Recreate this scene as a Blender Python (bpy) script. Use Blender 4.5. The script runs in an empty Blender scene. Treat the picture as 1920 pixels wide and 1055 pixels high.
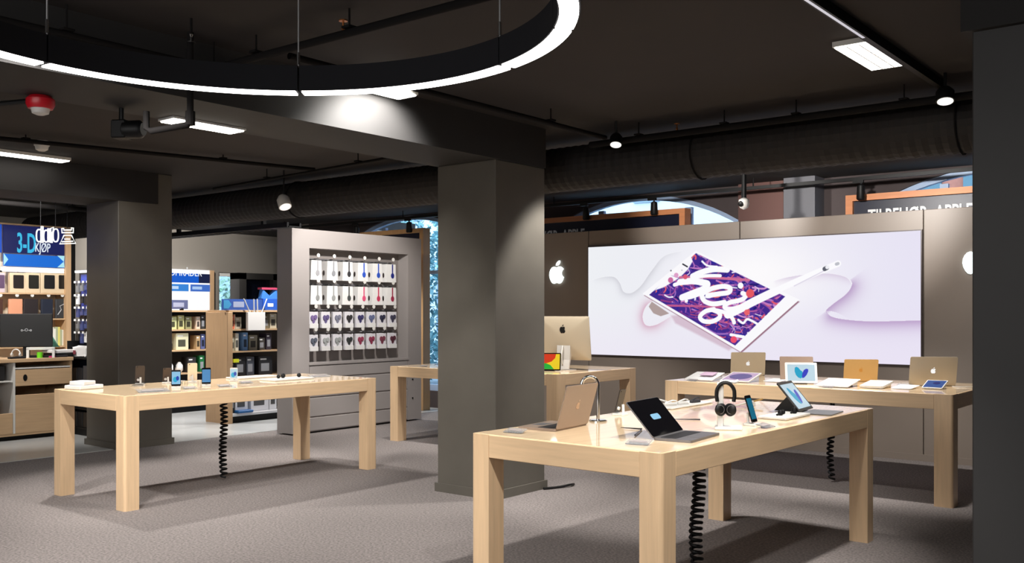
import bpy, bmesh, math, random
import numpy as np
from mathutils import Matrix, Vector
random.seed(7)
PI = math.pi
S = bpy.context.scene
COL = S.collection

# ------------------------------------------------------------------ camera
YAW = math.atan2(.6245, .781)
EYE = 1.57
cam = bpy.data.cameras.new('camera')
cam.sensor_width = 36.0
cam.lens = 36.0 * 1800 / 1920
cam.shift_y = (585 - 527.5) / 1920
cam.clip_end = 200
co = bpy.data.objects.new('camera', cam)
COL.objects.link(co)
co.location = (0, 0, EYE)
co.rotation_euler = (PI / 2, 0, YAW)
S.camera = co

# ------------------------------------------------------------------ exposure, sky
S.view_settings.view_transform = 'Standard'
S.view_settings.look = 'None'
S.view_settings.exposure = 0.0
S.view_settings.gamma = 1.0
S.view_settings.use_curve_mapping = False
W_ = bpy.data.worlds.new('sky')
S.world = W_
W_.use_nodes = True
bgn = W_.node_tree.nodes['Background']
bgn.inputs[0].default_value = (0.66, 0.83, 1.0, 1)
bgn.inputs[1].default_value = 4.0


def spot(loc, target, watts, deg=70, blend=.6, col=(1, .96, .91), size=.06):
    l = bpy.data.lights.new('spot_lamp', 'SPOT')
    l.energy = watts
    l.spot_size = math.radians(deg)
    l.spot_blend = blend
    l.color = col
    l.shadow_soft_size = size
    o = bpy.data.objects.new('spot_lamp', l)
    COL.objects.link(o)
    o.location = loc
    d = Vector(target) - Vector(loc)
    o.rotation_euler = d.to_track_quat('-Z', 'Y').to_euler()
    return o


# store spotlights, most without fixtures, some added to brighten tables, floor and walls
LAMPS = [
    # loc, target, watts, cone
    ((-1.9, 4.9, 3.02), (-2.7, 4.9, .9), 92, 62),
    ((-1.9, 6.3, 3.02), (-2.8, 6.0, .9), 92, 62),
    ((-1.9, 3.9, 3.02), (-2.9, 4.3, .9), 55, 62),
    ((-6.0, 3.2, 3.02), (-7.4, 4.5, .9), 60, 64),
    ((-6.3, 6.9, 3.02), (-7.6, 5.9, .9), 65, 64),
    ((-8.9, 4.6, 3.05), (-7.9, 4.9, .5), 130, 74),
    ((-8.9, 6.2, 3.05), (-7.8, 6.0, .5), 110, 74),
    ((-3.4, 7.95, 3.0), (-3.5, 8.95, .9), 110, 70),
    ((-2.2, 7.95, 3.0), (-2.4, 8.95, .9), 80, 66),
    ((-6.3, 8.0, 3.0), (-6.7, 9.0, .9), 110, 70),
    ((-7.9, 8.0, 3.0), (-8.2, 8.9, .6), 80, 70),
    ((-4.85, 2.0, 3.05), (-5.2, 4.4, 0), 160, 80),
    ((-6.9, 2.2, 3.02), (-7.2, 3.1, 0), 140, 80),
    ((-1.2, 2.6, 3.02), (-2.2, 3.6, 0), 110, 80),
    ((-4.0, 6.2, 3.02), (-4.0, 7.2, 0), 130, 70),
    ((-8.3, 8.0, 3.0), (-9.8, 8.6, 2.0), 120, 84),
    ((-8.6, 6.7, 3.0), (-9.1, 7.4, 0), 140, 64),
    ((-4.66, 4.78, 3.13), (-5.12, 4.76, 2.68), 78, 112),
    ((-5.0, 7.95, 3.0), (-6.1, 9.0, .5), 90, 70),  # added lamp, brightens the top and apron of the middle table
    ((-4.45, 7.0, 3.0), (-5.12, 6.80, 1.7), 120, 60),
    ((-5.2, 8.3, 3.05), (-5.3, 10.6, 2.8), 110, 60),
    ((-3.4, 8.3, 3.05), (-3.6, 10.6, 2.8), 130, 60),
    ((-2.2, 8.8, 3.05), (-2.3, 10.6, 2.2), 50, 70),
    ((-8.9, 4.6, 3.02), (-10.8, 5.73, 2.0), 26, 50),
    ((-11.3, 4.6, 3.05), (-12.7, 5.6, 1.0), 110, 90),
    ((-11.6, 5.2, 3.05), (-13.2, 5.8, 1.9), 62, 90),
    ((-10.9, 8.6, 3.05), (-11.6, 8.6, .8), 120, 90),
    ((-12.6, 8.4, 3.05), (-13.4, 8.6, 1.0), 120, 90),
    ((-14.5, 9.3, 3.05), (-17, 10.2, 2.4), 180, 90),
    ((-12.2, 7.2, 3.05), (-12.4, 8.0, 0), 140, 90),
    ((-11.4, 10.0, 3.05), (-11.3, 10.4, 0), 120, 90),
]
for a, b_, w_, d_ in LAMPS:
    spot(a, b_, w_ * 2.5, d_)
# added fill light, standing in for the unseen rest of the shop
fill = bpy.data.lights.new('shop_fill_light', 'AREA')
fill.shape = 'RECTANGLE'; fill.size = 6; fill.size_y = 3; fill.energy = 380; fill.color = (1, .98, .96)
fo = bpy.data.objects.new('shop_fill_light', fill); COL.objects.link(fo)
fo.location = (-3.0, -2.2, 3.0)
fo.rotation_euler = Vector((-.4, 1, -1.0)).to_track_quat('-Z', 'Y').to_euler()


# ------------------------------------------------------------------ materials
def lin(c):
    r = []
    for v in c[:3]:
        v = v / 255.0
        r.append(v / 12.92 if v <= .04045 else ((v + .055) / 1.055) ** 2.4)
    return r + [1.0]


def mat(name, rgb, rough=.5, metal=0.0, emit=0.0, noise=0.0, scale=40, bump=0.0, trans=0.0, spec=.5, stretch=None, coat=0.0):
    m = bpy.data.materials.new(name)
    m.use_nodes = True
    nt = m.node_tree
    b = nt.nodes['Principled BSDF']
    c = lin(rgb)
    b.inputs['Base Color'].default_value = c
    b.inputs['Roughness'].default_value = rough
    b.inputs['Metallic'].default_value = metal
    b.inputs['Specular IOR Level'].default_value = spec
    b.inputs['Coat Weight'].default_value = coat
    if trans:
        b.inputs['Transmission Weight'].default_value = trans
    if emit:
        if emit >= .4:
            b.inputs['Base Color'].default_value = [x * .12 for x in c[:3]] + [1]
        b.inputs['Emission Color'].default_value = c
        b.inputs['Emission Strength'].default_value = emit
    if noise or bump:
        tc = nt.nodes.new('ShaderNodeTexCoord')
        mp = nt.nodes.new('ShaderNodeMapping')
        nt.links.new(tc.outputs['Object'], mp.inputs[0])
        if stretch:
            mp.inputs['Scale'].default_value = stretch
        n = nt.nodes.new('ShaderNodeTexNoise')
        n.inputs['Scale'].default_value = scale
        n.inputs['Detail'].default_value = 4
        nt.links.new(mp.outputs[0], n.inputs['Vector'])
        if noise:
            r = nt.nodes.new('ShaderNodeValToRGB')
            r.color_ramp.elements[0].position = .3
            r.color_ramp.elements[1].position = .7
            r.color_ramp.elements[0].color = [max(0, x * (1 - noise)) for x in c[:3]] + [1]
            r.color_ramp.elements[1].color = [min(1, x * (1 + noise)) for x in c[:3]] + [1]
            nt.links.new(n.outputs['Fac'], r.inputs[0])
            nt.links.new(r.outputs[0], b.inputs['Base Color'])
        if bump:
            bu = nt.nodes.new('ShaderNodeBump')
            bu.inputs['Strength'].default_value = bump
            bu.inputs['Distance'].default_value = .01
            nt.links.new(n.outputs['Fac'], bu.inputs['Height'])
            nt.links.new(bu.outputs[0], b.inputs['Normal'])
    return m


_mc = {}


def C(rgb, rough=.5, metal=0.0, emit=0.0):
    k = (tuple(rgb), rough, metal, emit)
    if k not in _mc:
        _mc[k] = mat('paint_%d' % len(_mc), rgb, rough, metal, emit)
    return _mc[k]


def wood(name, rgb, axis, rough=.32, coat=.25):
    st = [14, 14, 14]
    st[axis] = .9
    return mat(name, rgb, rough, noise=.07, scale=3.2, stretch=st, bump=.03, coat=coat)


WOODX = wood('maple_x', (222, 190, 152), 0)
WOODY = wood('maple_y', (222, 190, 152), 1)
WOODZ = wood('maple_z', (222, 190, 152), 2)
WTOP = wood('maple_top', (232, 204, 166), 1, rough=.22, coat=.6)
OAK = wood('oak_panel', (196, 164, 128), 1, rough=.5, coat=0)
OAKZ = wood('oak_upright', (190, 156, 120), 2, rough=.5, coat=0)
SIGNWOOD = wood('sign_frame_wood', (206, 134, 88), 0, rough=.5, coat=0)
POSTWOOD = wood('sign_post_wood', (198, 158, 112), 2, rough=.5, coat=0)
CEIL = mat('ceiling_paint', (38, 33, 31), .85, noise=.08, scale=2)
DARK = mat('dark_paint', (30, 28, 28), .8, noise=.06, scale=3)
BLACK = mat('black_plastic', (11, 11, 12), .5, spec=.3)
BLACKG = mat('black_gloss', (8, 8, 11), .12)
PIPE = mat('pipe_paint', (22, 20, 20), .85, spec=.15)
BEAMM = mat('beam_paint', (36, 35, 35), .7, noise=.05, scale=5)
DUCTM = mat('duct_paint', (30, 26, 25), .75, noise=.1, scale=6)
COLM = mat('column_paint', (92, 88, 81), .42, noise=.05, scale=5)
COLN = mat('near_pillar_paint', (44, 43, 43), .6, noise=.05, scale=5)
WALLM = mat('feature_wall_lacquer', (124, 113, 104), .42, noise=.02, scale=2)
GREYW = mat('grey_wall', (132, 126, 118), .7)
BACKW = mat('back_wall', (72, 62, 62), .8)
CABM = mat('cabinet_lacquer', (150, 144, 142), .36)
CABIN = mat('cabinet_inside', (128, 121, 118), .45)
CARPET = mat('carpet', (119, 112, 110), .97, noise=.45, scale=60, bump=.5)
TILE = mat('floor_tile', (176, 178, 178), .25, noise=.06, scale=1.5)
WHITE = mat('white_plastic', (214, 212, 208), .4)
WHITEP = mat('white_paper', (222, 221, 220), .7)
ALU = mat('aluminium', (208, 204, 198), .38, metal=.35)
GOLD = mat('gold_aluminium', (184, 148, 92), .4, metal=.2)
CHAMP = mat('champagne_aluminium', (174, 161, 140), .4, metal=.2)
ROSE = mat('rose_grey_aluminium', (140, 122, 108), .42, metal=.2)
GREYM = mat('grey_metal', (120, 118, 120), .4, metal=.6)
CHROME = mat('chrome', (210, 210, 210), .12, metal=1)
GLASS = mat('window_glass', (225, 240, 250), .02, trans=1.0)
GLASS.node_tree.nodes['Principled BSDF'].inputs['IOR'].default_value = 1.05
ACRYL = mat('clear_acrylic', (225, 228, 232), .08, trans=.85)
ACRYL.node_tree.nodes['Principled BSDF'].inputs['IOR'].default_value = 1.2
FRAMEB = mat('window_frame_paint', (168, 190, 222), .5)
LEDW = mat('led_diffuser', (255, 250, 244), .5, emit=9)
PANELL = mat('panel_diffuser', (255, 250, 240), .5, emit=9)
SPOTL = mat('spot_lens', (255, 252, 245), .4, emit=1.1)
LOGOL = mat('lit_logo', (240, 255, 255), .4, emit=2.2)
NEON = mat('lit_sign_outline', (255, 255, 250), .4, emit=1.1)
FACADE = mat('facade_brick', (190, 120, 100), .8, noise=.1, scale=10)


# ------------------------------------------------------------------ mesh builder
class B:
    def __init__(s):
        s.bm = bmesh.new()

    def _add(s, verts, faces, M=None):
        vs = [s.bm.verts.new(M @ Vector(v) if M else v) for v in verts]
        for f in faces:
            try:
                s.bm.faces.new([vs[i] for i in f])
            except ValueError:
                pass
        return vs

    def box(s, x0, y0, z0, x1, y1, z1, M=None):
        v = [(x0, y0, z0), (x1, y0, z0), (x1, y1, z0), (x0, y1, z0), (x0, y0, z1), (x1, y0, z1), (x1, y1, z1), (x0, y1, z1)]
        f = [(3, 2, 1, 0), (4, 5, 6, 7), (0, 1, 5, 4), (1, 2, 6, 5), (2, 3, 7, 6), (3, 0, 4, 7)]
        s._add(v, f, M)
        return s

    def prism(s, pts, h0, h1, M=None):
        n = len(pts)
        v = [(x, y, h0) for x, y in pts] + [(x, y, h1) for x, y in pts]
        f = [tuple(range(n - 1, -1, -1)), tuple(range(n, 2 * n))]
        f += [(i, (i + 1) % n, n + (i + 1) % n, n + i) for i in range(n)]
        s._add(v, f, M)
        return s

    def rbox(s, x0, y0, z0, x1, y1, z1, r=.01, seg=2, M=None):
        t = B().box(x0, y0, z0, x1, y1, z1)
        bmesh.ops.bevel(t.bm, geom=list(t.bm.edges), offset=r, segments=seg, affect='EDGES', profile=.5)
        s.merge(t, M)
        return s

    def merge(s, t, M=None):
        mp = {}
        for v in t.bm.verts:
            mp[v] = s.bm.verts.new(M @ v.co if M else v.co)
        for f in t.bm.faces:
            try:
                s.bm.faces.new([mp[v] for v in f.verts])
            except ValueError:
                pass
        t.bm.free()

    def lathe(s, prof, n=20, M=None):
        v = []
        for r, z in prof:
            for i in range(n):
                a = 2 * PI * i / n
                v.append((r * math.cos(a), r * math.sin(a), z))
        f = []
        for j in range(len(prof) - 1):
            for i in range(n):
                f.append((j * n + i, j * n + (i + 1) % n, (j + 1) * n + (i + 1) % n, (j + 1) * n + i))
        f.append(tuple(range(n - 1, -1, -1)))
        f.append(tuple(range((len(prof) - 1) * n, len(prof) * n)))
        s._add(v, f, M)
        return s

    def cyl(s, r, z0, z1, n=20, M=None):
        return s.lathe([(r, z0), (r, z1)], n, M)

    def tube(s, pts, r, n=8, closed=False):
        P = [Vector(p) for p in pts]
        m = len(P)
        v = []
        up = None
        for i in range(m):
            a = P[(i - 1) % m] if (closed or i > 0) else P[i]
            b = P[(i + 1) % m] if (closed or i < m - 1) else P[i]
            t = (b - a).normalized()
            if up is None:
                up = Vector((0, 0, 1)) if abs(t.z) < .9 else Vector((1, 0, 0))
            x = t.cross(up)
            if x.length < 1e-4:
                x = t.cross(Vector((1, 0, .3)))
            x.normalize()
            y = x.cross(t).normalized()
            up = y
            rr = r[i] if isinstance(r, (list, tuple)) else r
            for k in range(n):
                g = 2 * PI * k / n
                v.append(P[i] + x * (rr * math.cos(g)) + y * (rr * math.sin(g)))
        f = []
        for i in range(m if closed else m - 1):
            for k in range(n):
                j = (i + 1) % m
                f.append((i * n + k, i * n + (k + 1) % n, j * n + (k + 1) % n, j * n + k))
        if not closed:
            f.append(tuple(range(n - 1, -1, -1)))
            f.append(tuple(range((m - 1) * n, m * n)))
        s._add(v, f)
        return s


def obj(name, b, m, parent=None, label=None, smooth=False, kind=None):
    me = bpy.data.meshes.new(name)
    bmesh.ops.recalc_face_normals(b.bm, faces=b.bm.faces)
    b.bm.to_mesh(me)
    b.bm.free()
    me.materials.append(m)
    if smooth:
        for p in me.polygons:
            p.use_smooth = True
        try:
            me.set_sharp_from_angle(angle=math.radians(40))
        except Exception:
            pass
    o = bpy.data.objects.new(name, me)
    COL.objects.link(o)
    if parent:
        o.parent = parent
    if label:
        o['label'] = label
    if kind:
        o['kind'] = kind
    return o


def tag(o, label, cat, group=None):
    o['label'] = label
    o['category'] = cat
    if group:
        o['group'] = group
    return o


def thing(name, label, cat, loc=(0, 0, 0), rz=0, group=None):
    o = bpy.data.objects.new(name, None)
    COL.objects.link(o)
    o.location = loc
    o.rotation_euler = (0, 0, rz)
    o.empty_display_size = .1
    return tag(o, label, cat, group)


def struct(name, b, m, smooth=False):
    return obj(name, b, m, smooth=smooth, kind='structure')


def tree_copy(o, parent=None):
    c = o.copy()
    COL.objects.link(c)
    if parent:
        c.parent = parent
    for ch in list(o.children):
        tree_copy(ch, c)
    return c


def rrect(w, h, r, n=4):
    p = []
    for cx, cy, a0 in ((w / 2 - r, h / 2 - r, 0), (-w / 2 + r, h / 2 - r, 90), (-w / 2 + r, -h / 2 + r, 180), (w / 2 - r, -h / 2 + r, 270)):
        for i in range(n + 1):
            a = math.radians(a0 + 90 * i / n)
            p.append((cx + r * math.cos(a), cy + r * math.sin(a)))
    return p


def ell(rx, ry, n=20, cx=0, cy=0):
    return [(cx + rx * math.cos(2 * PI * i / n), cy + ry * math.sin(2 * PI * i / n)) for i in range(n)]


RX = lambda a: Matrix.Rotation(a, 4, 'X')
RY = lambda a: Matrix.Rotation(a, 4, 'Y')
RZ = lambda a: Matrix.Rotation(a, 4, 'Z')
T = lambda x, y, z: Matrix.Translation((x, y, z))


def spline(pts, k=8):
    P = [Vector(p) for p in pts]
    out = []
    for i in range(len(P) - 1):
        p0 = P[max(i - 1, 0)]; p1 = P[i]; p2 = P[i + 1]; p3 = P[min(i + 2, len(P) - 1)]
        for j in range(k):
            t = j / k
            out.append(.5 * ((2 * p1) + (p2 - p0) * t + (2 * p0 - 5 * p1 + 4 * p2 - p3) * t * t + (3 * p1 - p0 - 3 * p2 + p3) * t ** 3))
    out.append(P[-1])
    return out


def text(name, s, size, m, parent, M, ext=.004, bevel=0, sx=1.0, align='LEFT', offset=0):
    c = bpy.data.curves.new(name, 'FONT')
    c.body = s
    c.size = size
    c.extrude = ext
    c.offset = offset
    c.align_x = align
    c.resolution_u = 3
    t = bpy.data.objects.new('tmp', c)
    COL.objects.link(t)
    dg = bpy.context.evaluated_depsgraph_get()
    me = bpy.data.meshes.new_from_object(t.evaluated_get(dg))
    bpy.data.objects.remove(t)
    me.transform(M @ Matrix.Diagonal((sx, 1, 1, 1)))
    me.materials.clear()
    me.materials.append(m)
    me.name = name
    o = bpy.data.objects.new(name, me)
    COL.objects.link(o)
    if parent:
        o.parent = parent
    return o


# a sight line of the measured photograph meets the plane x=X (shelf fronts that face +x)
def on_x(px, py, X):
    u = (px - 960) / 1800
    w = (585 - py) / 1800
    dx, dy = -.6245 + .781 * u, .781 + .6245 * u
    t = X / dx
    return dy * t, EYE + w * t


APPLE = [(0.0, .30), (.06, .33), (.14, .36), (.22, .35), (.30, .30), (.35, .24), (.29, .19), (.25, .11), (.25, .02), (.29, -.06), (.36, -.11),
         (.33, -.20), (.27, -.30), (.20, -.37), (.13, -.385), (.06, -.36), (0, -.345), (-.06, -.36), (-.13, -.385), (-.20, -.37), (-.28, -.28),
         (-.34, -.16), (-.37, -.03), (-.36, .11), (-.31, .23), (-.23, .32), (-.13, .355), (-.06, .335)]
LEAF = [(-.02, .40), (0, .48), (.06, .56), (.16, .62), (.17, .54), (.12, .46), (.05, .41)]


def logo(b, size, M, t=.002):
    k = size
    b.prism([(x * k, y * k) for x, y in APPLE], 0, t, M)
    b.prism([(x * k, y * k) for x, y in LEAF], 0, t, M)
    return b


# ------------------------------------------------------------------ room shell
CZ = 3.2
struct('floor', B().box(-18, -4, -.15, 3.1, 11.8, 0).box(-18, 11.8, -.15, -14, 14.3, 0), CARPET)
struct('trim_1', B().box(-17, -4, 0, -10.4, 11.5, .006).box(-17, 11.5, 0, -14, 14, .006), TILE)
struct('ceiling', B().box(-18, -4, CZ, 3.1, 11.8, CZ + .2).box(-18, 11.8, CZ, -14, 14.3, CZ + .2), CEIL)
struct('wall_back_left', B().box(-17.2, 14, 0, -14, 14.2, CZ).box(-14.2, 11.5, 0, -14, 14, CZ), GREYW)
struct('wall_right', B().box(3.0, -4, 0, 3.1, 11.5, CZ), GREYW)
struct('wall_front', B().box(-17, -4.1, 0, 3.1, -4, CZ), GREYW)


def arch_wall(name, x0, x1, y0, y1, wins, m):
    b = B()
    xs = [x0]
    for cx, hw, sill, R, top in wins:
        b.box(xs[-1], y0, 0, cx - hw, y1, CZ)
        n = 16
        for i in range(n):
            a = cx - hw + 2 * hw * i / n
            c = a + 2 * hw / n
            za = top - R + math.sqrt(R * R - (a - cx) ** 2)
            zc = top - R + math.sqrt(R * R - (c - cx) ** 2)
            b.prism([(a, za), (c, zc), (c, CZ), (a, CZ)], -y1, -y0, RX(PI / 2))
        if sill > 0:
            b.box(cx - hw, y0, 0, cx + hw, y1, sill)
        xs.append(cx + hw)
    b.box(xs[-1], y0, 0, x1, y1, CZ)
    return struct(name, b, m)


WINS = [(-11.45, 1.55, .28, 2.95, 3.19), (-6.98, 1.55, .28, 2.95, 3.185), (-2.35, 1.55, .28, 2.95, 3.19)]
arch_wall('wall_back', -14, 3.1, 11.5, 11.72, WINS, BACKW)
for i, (cx, hw, sill, R, top) in enumerate(WINS):
    w = bpy.data.objects.new('window_%d' % (i + 1), None)
    COL.objects.link(w)
    w.location = (cx, 11.56, 0)
    w['kind'] = 'structure'
    arc = [(-hw + 2 * hw * k / 20) for k in range(21)]
    za = lambda x: top - R + math.sqrt(R * R - x * x)
    b = B()
    for k in range(20):
        a, c = arc[k], arc[k + 1]
        b.prism([(a, za(a) - .065), (c, za(c) - .065), (c, za(c) + .01), (a, za(a) + .01)], -.06, .02, RX(PI / 2))
    b.box(-hw, -.02, sill, -hw + .09, .06, za(hw) - .05)
    b.box(hw - .09, -.02, sill, hw, .06, za(hw) - .05)
    b.box(-hw, -.02, sill, hw, .06, sill + .1)
    obj('window_frame', b, FRAMEB, w)
    for mx in (-.62, .78):
        obj('mullion', B().box(mx - .045, -.01, sill + .09, mx + .045, .05, za(mx) - .1), FRAMEB, w)
    obj('mullion', B().box(-hw + .08, 0, 2.2, hw - .08, .04, 2.26), FRAMEB, w)
    g = B()
    pts = [(-hw + .05, sill + .05), (hw - .05, sill + .05)] + [(x, za(x) - .06) for x in reversed(arc[1:-1])]
    g.prism(pts, -.03, -.022, RX(PI / 2))
    obj('pane', g, GLASS, w)

# left wall with a window onto greenery
b = B()
LW = -17
b.box(LW - .2, -4, 0, LW, 11.63, CZ); b.box(LW - .2, 12.3, 0, LW, 14, CZ)
b.box(LW - .2, 11.63, 2.39, LW, 12.3, CZ); b.box(LW - .2, 11.63, 0, LW, 12.3, .9)
struct('wall_left', b, GREYW)
w = bpy.data.objects.new('window_4', None); COL.objects.link(w); w.location = (LW - .1, 11.965, 0); w['kind'] = 'structure'
b = B()
b.box(-.03, -.335, .9, .05, -.29, 2.39); b.box(-.03, .29, .9, .05, .335, 2.39)
b.box(-.03, -.335, .9, .05, .335, .98); b.box(-.03, -.335, 2.31, .05, .335, 2.39)
obj('window_frame', b, WHITE, w)
obj('pane', B().box(0, -.30, .95, .01, .30, 2.34), GLASS, w)

# pilasters between the back windows
struct('trim_2', B().box(-4.72, 11.2, 0, -4.33, 11.5, CZ), mat('pilaster_paint', (92, 92, 98), .6))
struct('trim_3', B().box(-5.4, 11.38, 0, -4.72, 11.5, CZ), mat('pier_paint', (100, 68, 62), .7))

# beams
struct('trim_4', B().box(-5.8, -4, 2.85, -5.1, 6.86, CZ), BEAMM)
struct('trim_5', B().box(-11.08, -4, 2.84, -10.3, 6.22, CZ), DARK)
struct('trim_6', B().box(-1.14, 4.71, 2.85, -.36, 11.4, CZ), DARK)

# feature wall
ww = bpy.data.objects.new('wall_feature', None); COL.objects.link(ww); ww['kind'] = 'structure'; ww['label'] = 'free-standing taupe lacquered wall holding the lit poster'
seams = [-9.0, -7.185, -5.02, -2.935, -.9, 1.2]
for a, c in zip(seams[:-1], seams[1:]):
    obj('panel', B().rbox(a + .004, 10.62, 0, c - .004, 10.78, 2.65, .004, 1), WALLM, ww)
struct('baseboard_feature', B().box(-9.0, 10.6, 0, 1.2, 10.62, .07), WALLM)


# ------------------------------------------------------------------ lit poster (flat print as a coloured grid)
def poster():
    U, V = 4.216, 1.418
    nx, ny = 760, 256
    X0, Z0, YP = -7.169, 1.012, 10.60

    def P(px, py):
        u = (px - 960) / 1800; w = (585 - py) / 1800
        dx, dy = -.6245 + .781 * u, .781 + .6245 * u
        t = YP / dy
        return (dx * t - X0, EYE + w * t - Z0)

    def K(cx, cy):   # coordinates read in the enlarged tablet crop
        return P(1180 + cx / 5.02, 460 + cy / 5.02)

    gx, gy = np.meshgrid((np.arange(nx) + .5) / nx * U, (np.arange(ny) + .5) / ny * V)
    img = np.zeros((ny, nx, 3))
    t = gx / U
    base0 = np.array([238, 240, 244.]); base1 = np.array([231, 227, 244.])
    img[:] = base0 * (1 - t[..., None]) + base1 * t[..., None]
    glow = np.exp(-(((gx - 2.35) / .9) ** 2 + ((gy - 1.0) / .5) ** 2))
    img = img * (1 - glow[..., None]) + np.array([252, 250, 252.]) * glow[..., None]
    low = np.clip(1 - gy / .7, 0, 1) * .5
    img = img * (1 - low[..., None]) + np.array([236, 226, 244.]) * low[..., None]

    def dist(pts):
        pts = [tuple(p) for p in pts]
        best = np.full(gx.shape, 9.0); side = np.zeros(gx.shape); dist.t = np.zeros(gx.shape)
        for i_, ((ax, ay), (bx, by)) in enumerate(zip(pts[:-1], pts[1:])):
            dx, dy = bx - ax, by - ay
            L = dx * dx + dy * dy + 1e-12
            q = np.clip(((gx - ax) * dx + (gy - ay) * dy) / L, 0, 1)
            ex, ey = gx - ax - q * dx, gy - ay - q * dy
            d = np.sqrt(ex * ex + ey * ey)
            s = np.sign(dx * ey - dy * ex)
            m = d < best
            best = np.where(m, d, best); side = np.where(m, s, side)
            dist.t = np.where(m, (i_ + q) / (len(pts) - 1), dist.t)
        return best, side

    def sm(pts, k=7):
        return [(p.x, p.y) for p in spline([(a, b_, 0) for a, b_ in pts], k)]

    def put(mask, col):
        nonlocal img
        mask = np.clip(mask, 0, 1)[..., None]
        img = img * (1 - mask) + np.array(col, float) * mask

    px1 = U / nx

    def stroke(pts, w, col, soft=None):
        d, _ = dist(sm(pts))
        soft = soft or px1
        put((w / 2 - d) / soft + .5, col)

    def inside(q):
        m = np.ones(gx.shape) * 9
        n = len(q)
        for i in range(n):
            ax, ay = q[i]; bx, by = q[(i + 1) % n]
            L = math.hypot(bx - ax, by - ay)
            d = ((bx - ax) * (gy - ay) - (by - ay) * (gx - ax)) / L
            m = np.minimum(m, d)
        return m
    # paper ribbons: white edge with a soft printed tone beneath
    def ribbon(pts, col, reach, amt, sg=-1, fl=False):
        p = sm([P(*a) for a in pts], 9)
        d, s = dist(p)
        fade = np.clip(np.minimum(dist.t, 1 - dist.t) / .22, 0, 1) if X0 + 0 else 1
        if fl:
            fade = np.clip(dist.t / .22, 0, 1)
        put(np.exp(-(d / reach) ** 1.3) * (s * sg > 0) * amt * fade ** .8, col)
        put((.006 - d) / .012, (250, 250, 253))
    ribbon([(1112, 524), (1132, 519), (1152, 519), (1163, 530), (1170, 546), (1184, 549), (1202, 536), (1222, 508), (1246, 480), (1280, 470)], (204, 204, 212), .05, .8)
    ribbon([(1450, 527), (1480, 519), (1525, 513), (1560, 513), (1588, 520), (1598, 533)], (214, 200, 222), .05, .8)
    ribbon([(1594, 524), (1598, 533), (1588, 550), (1562, 570), (1549, 582), (1553, 589)], (186, 160, 200), .09, .95, 1)
    ribbon([(1550, 582), (1560, 593), (1590, 599), (1640, 602), (1726, 600)], (186, 158, 200), .085, .9, fl=True)
    ribbon([(1232, 560), (1214, 572), (1206, 592), (1212, 609), (1232, 608), (1262, 590)], (214, 176, 196), .06, .9)
    q = [K(190, 575), K(215, 530), K(380, 640), K(300, 668), K(230, 640)]
    put(inside([K(185, 575), K(230, 640), K(300, 668), K(385, 640), K(215, 525)]) / .006, (176, 158, 156))
    # shade under tablet
    put(np.clip(inside([K(380, 650), K(430, 740), K(940, 1000), K(1010, 960), K(500, 640)]) / .03, 0, 1) * .75, (206, 178, 196))
    tab = [K(128, 455), K(1050, 1000), K(1605, 510), K(630, 50)]
    put(inside([(x + .012, y - .022) for x, y in tab]) / .012, (150, 110, 128))
    put(inside(tab) / px1 + .5, (250, 249, 252))
    scr = [K(190, 465), K(1000, 942), K(1472, 480), K(632, 72)]
    S_in = np.clip(inside(scr) / px1 + .5, 0, 1)
    keep = img.copy()
    put(S_in, (66, 44, 140))
    o = np.array(scr[0]); e1 = np.array(scr[1]) - o; e2 = np.array(scr[3]) - o

    def Q(a, b_):
        r = o + e1 * a + e2 * b_
        return (r[0], r[1])
    rnd = random.Random(5)
    pal = [(214, 150, 208), (160, 110, 190), (120, 60, 150), (150, 84, 170), (44, 40, 150), (34, 30, 110), (225, 92, 110), (176, 90, 160), (96, 54, 150), (232, 110, 110), (84, 60, 160), (140, 60, 130), (236, 228, 244), (190, 120, 190)]
    for i in range(330):
        a, b_ = rnd.random() * 1.02, rnd.random() * 1.02
        ang = rnd.choice([.2, .4, 1.8, 2.2, .9]) + rnd.uniform(-.4, .4)
        L = rnd.uniform(.03, .16)
        c1 = (a + L * math.cos(ang), b_ + L * math.sin(ang)); c2 = (c1[0] + L * math.cos(ang + .9), c1[1] + L * math.sin(ang + .9))
        d, _ = dist(sm([Q(a, b_), Q(*c1), Q(*c2)], 4))
        wd = rnd.uniform(.006, .024)
        if rnd.random() < .12:
            d, _ = dist([Q(a, b_), Q(a + .004, b_)]); wd = rnd.uniform(.015, .04)
        put((wd / 2 - d) / px1 + .5, rnd.choice(pal))
    # faded paper corner on the left of the picture
    for q in ([(225, 434), (330, 398), (480, 308), (380, 270)], [(370, 280), (480, 308), (560, 228), (605, 150), (588, 96)]):
        put(np.clip(inside([K(*p) for p in q]) / .012, 0, 1), (250, 248, 252))
    stroke([K(480, 300), K(700, 300), K(1130, 325)], .03, (205, 110, 150))
    stroke([K(360, 565), K(600, 570), K(900, 582)], .026, (190, 90, 140))
    w1 = (252, 252, 254)
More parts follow.
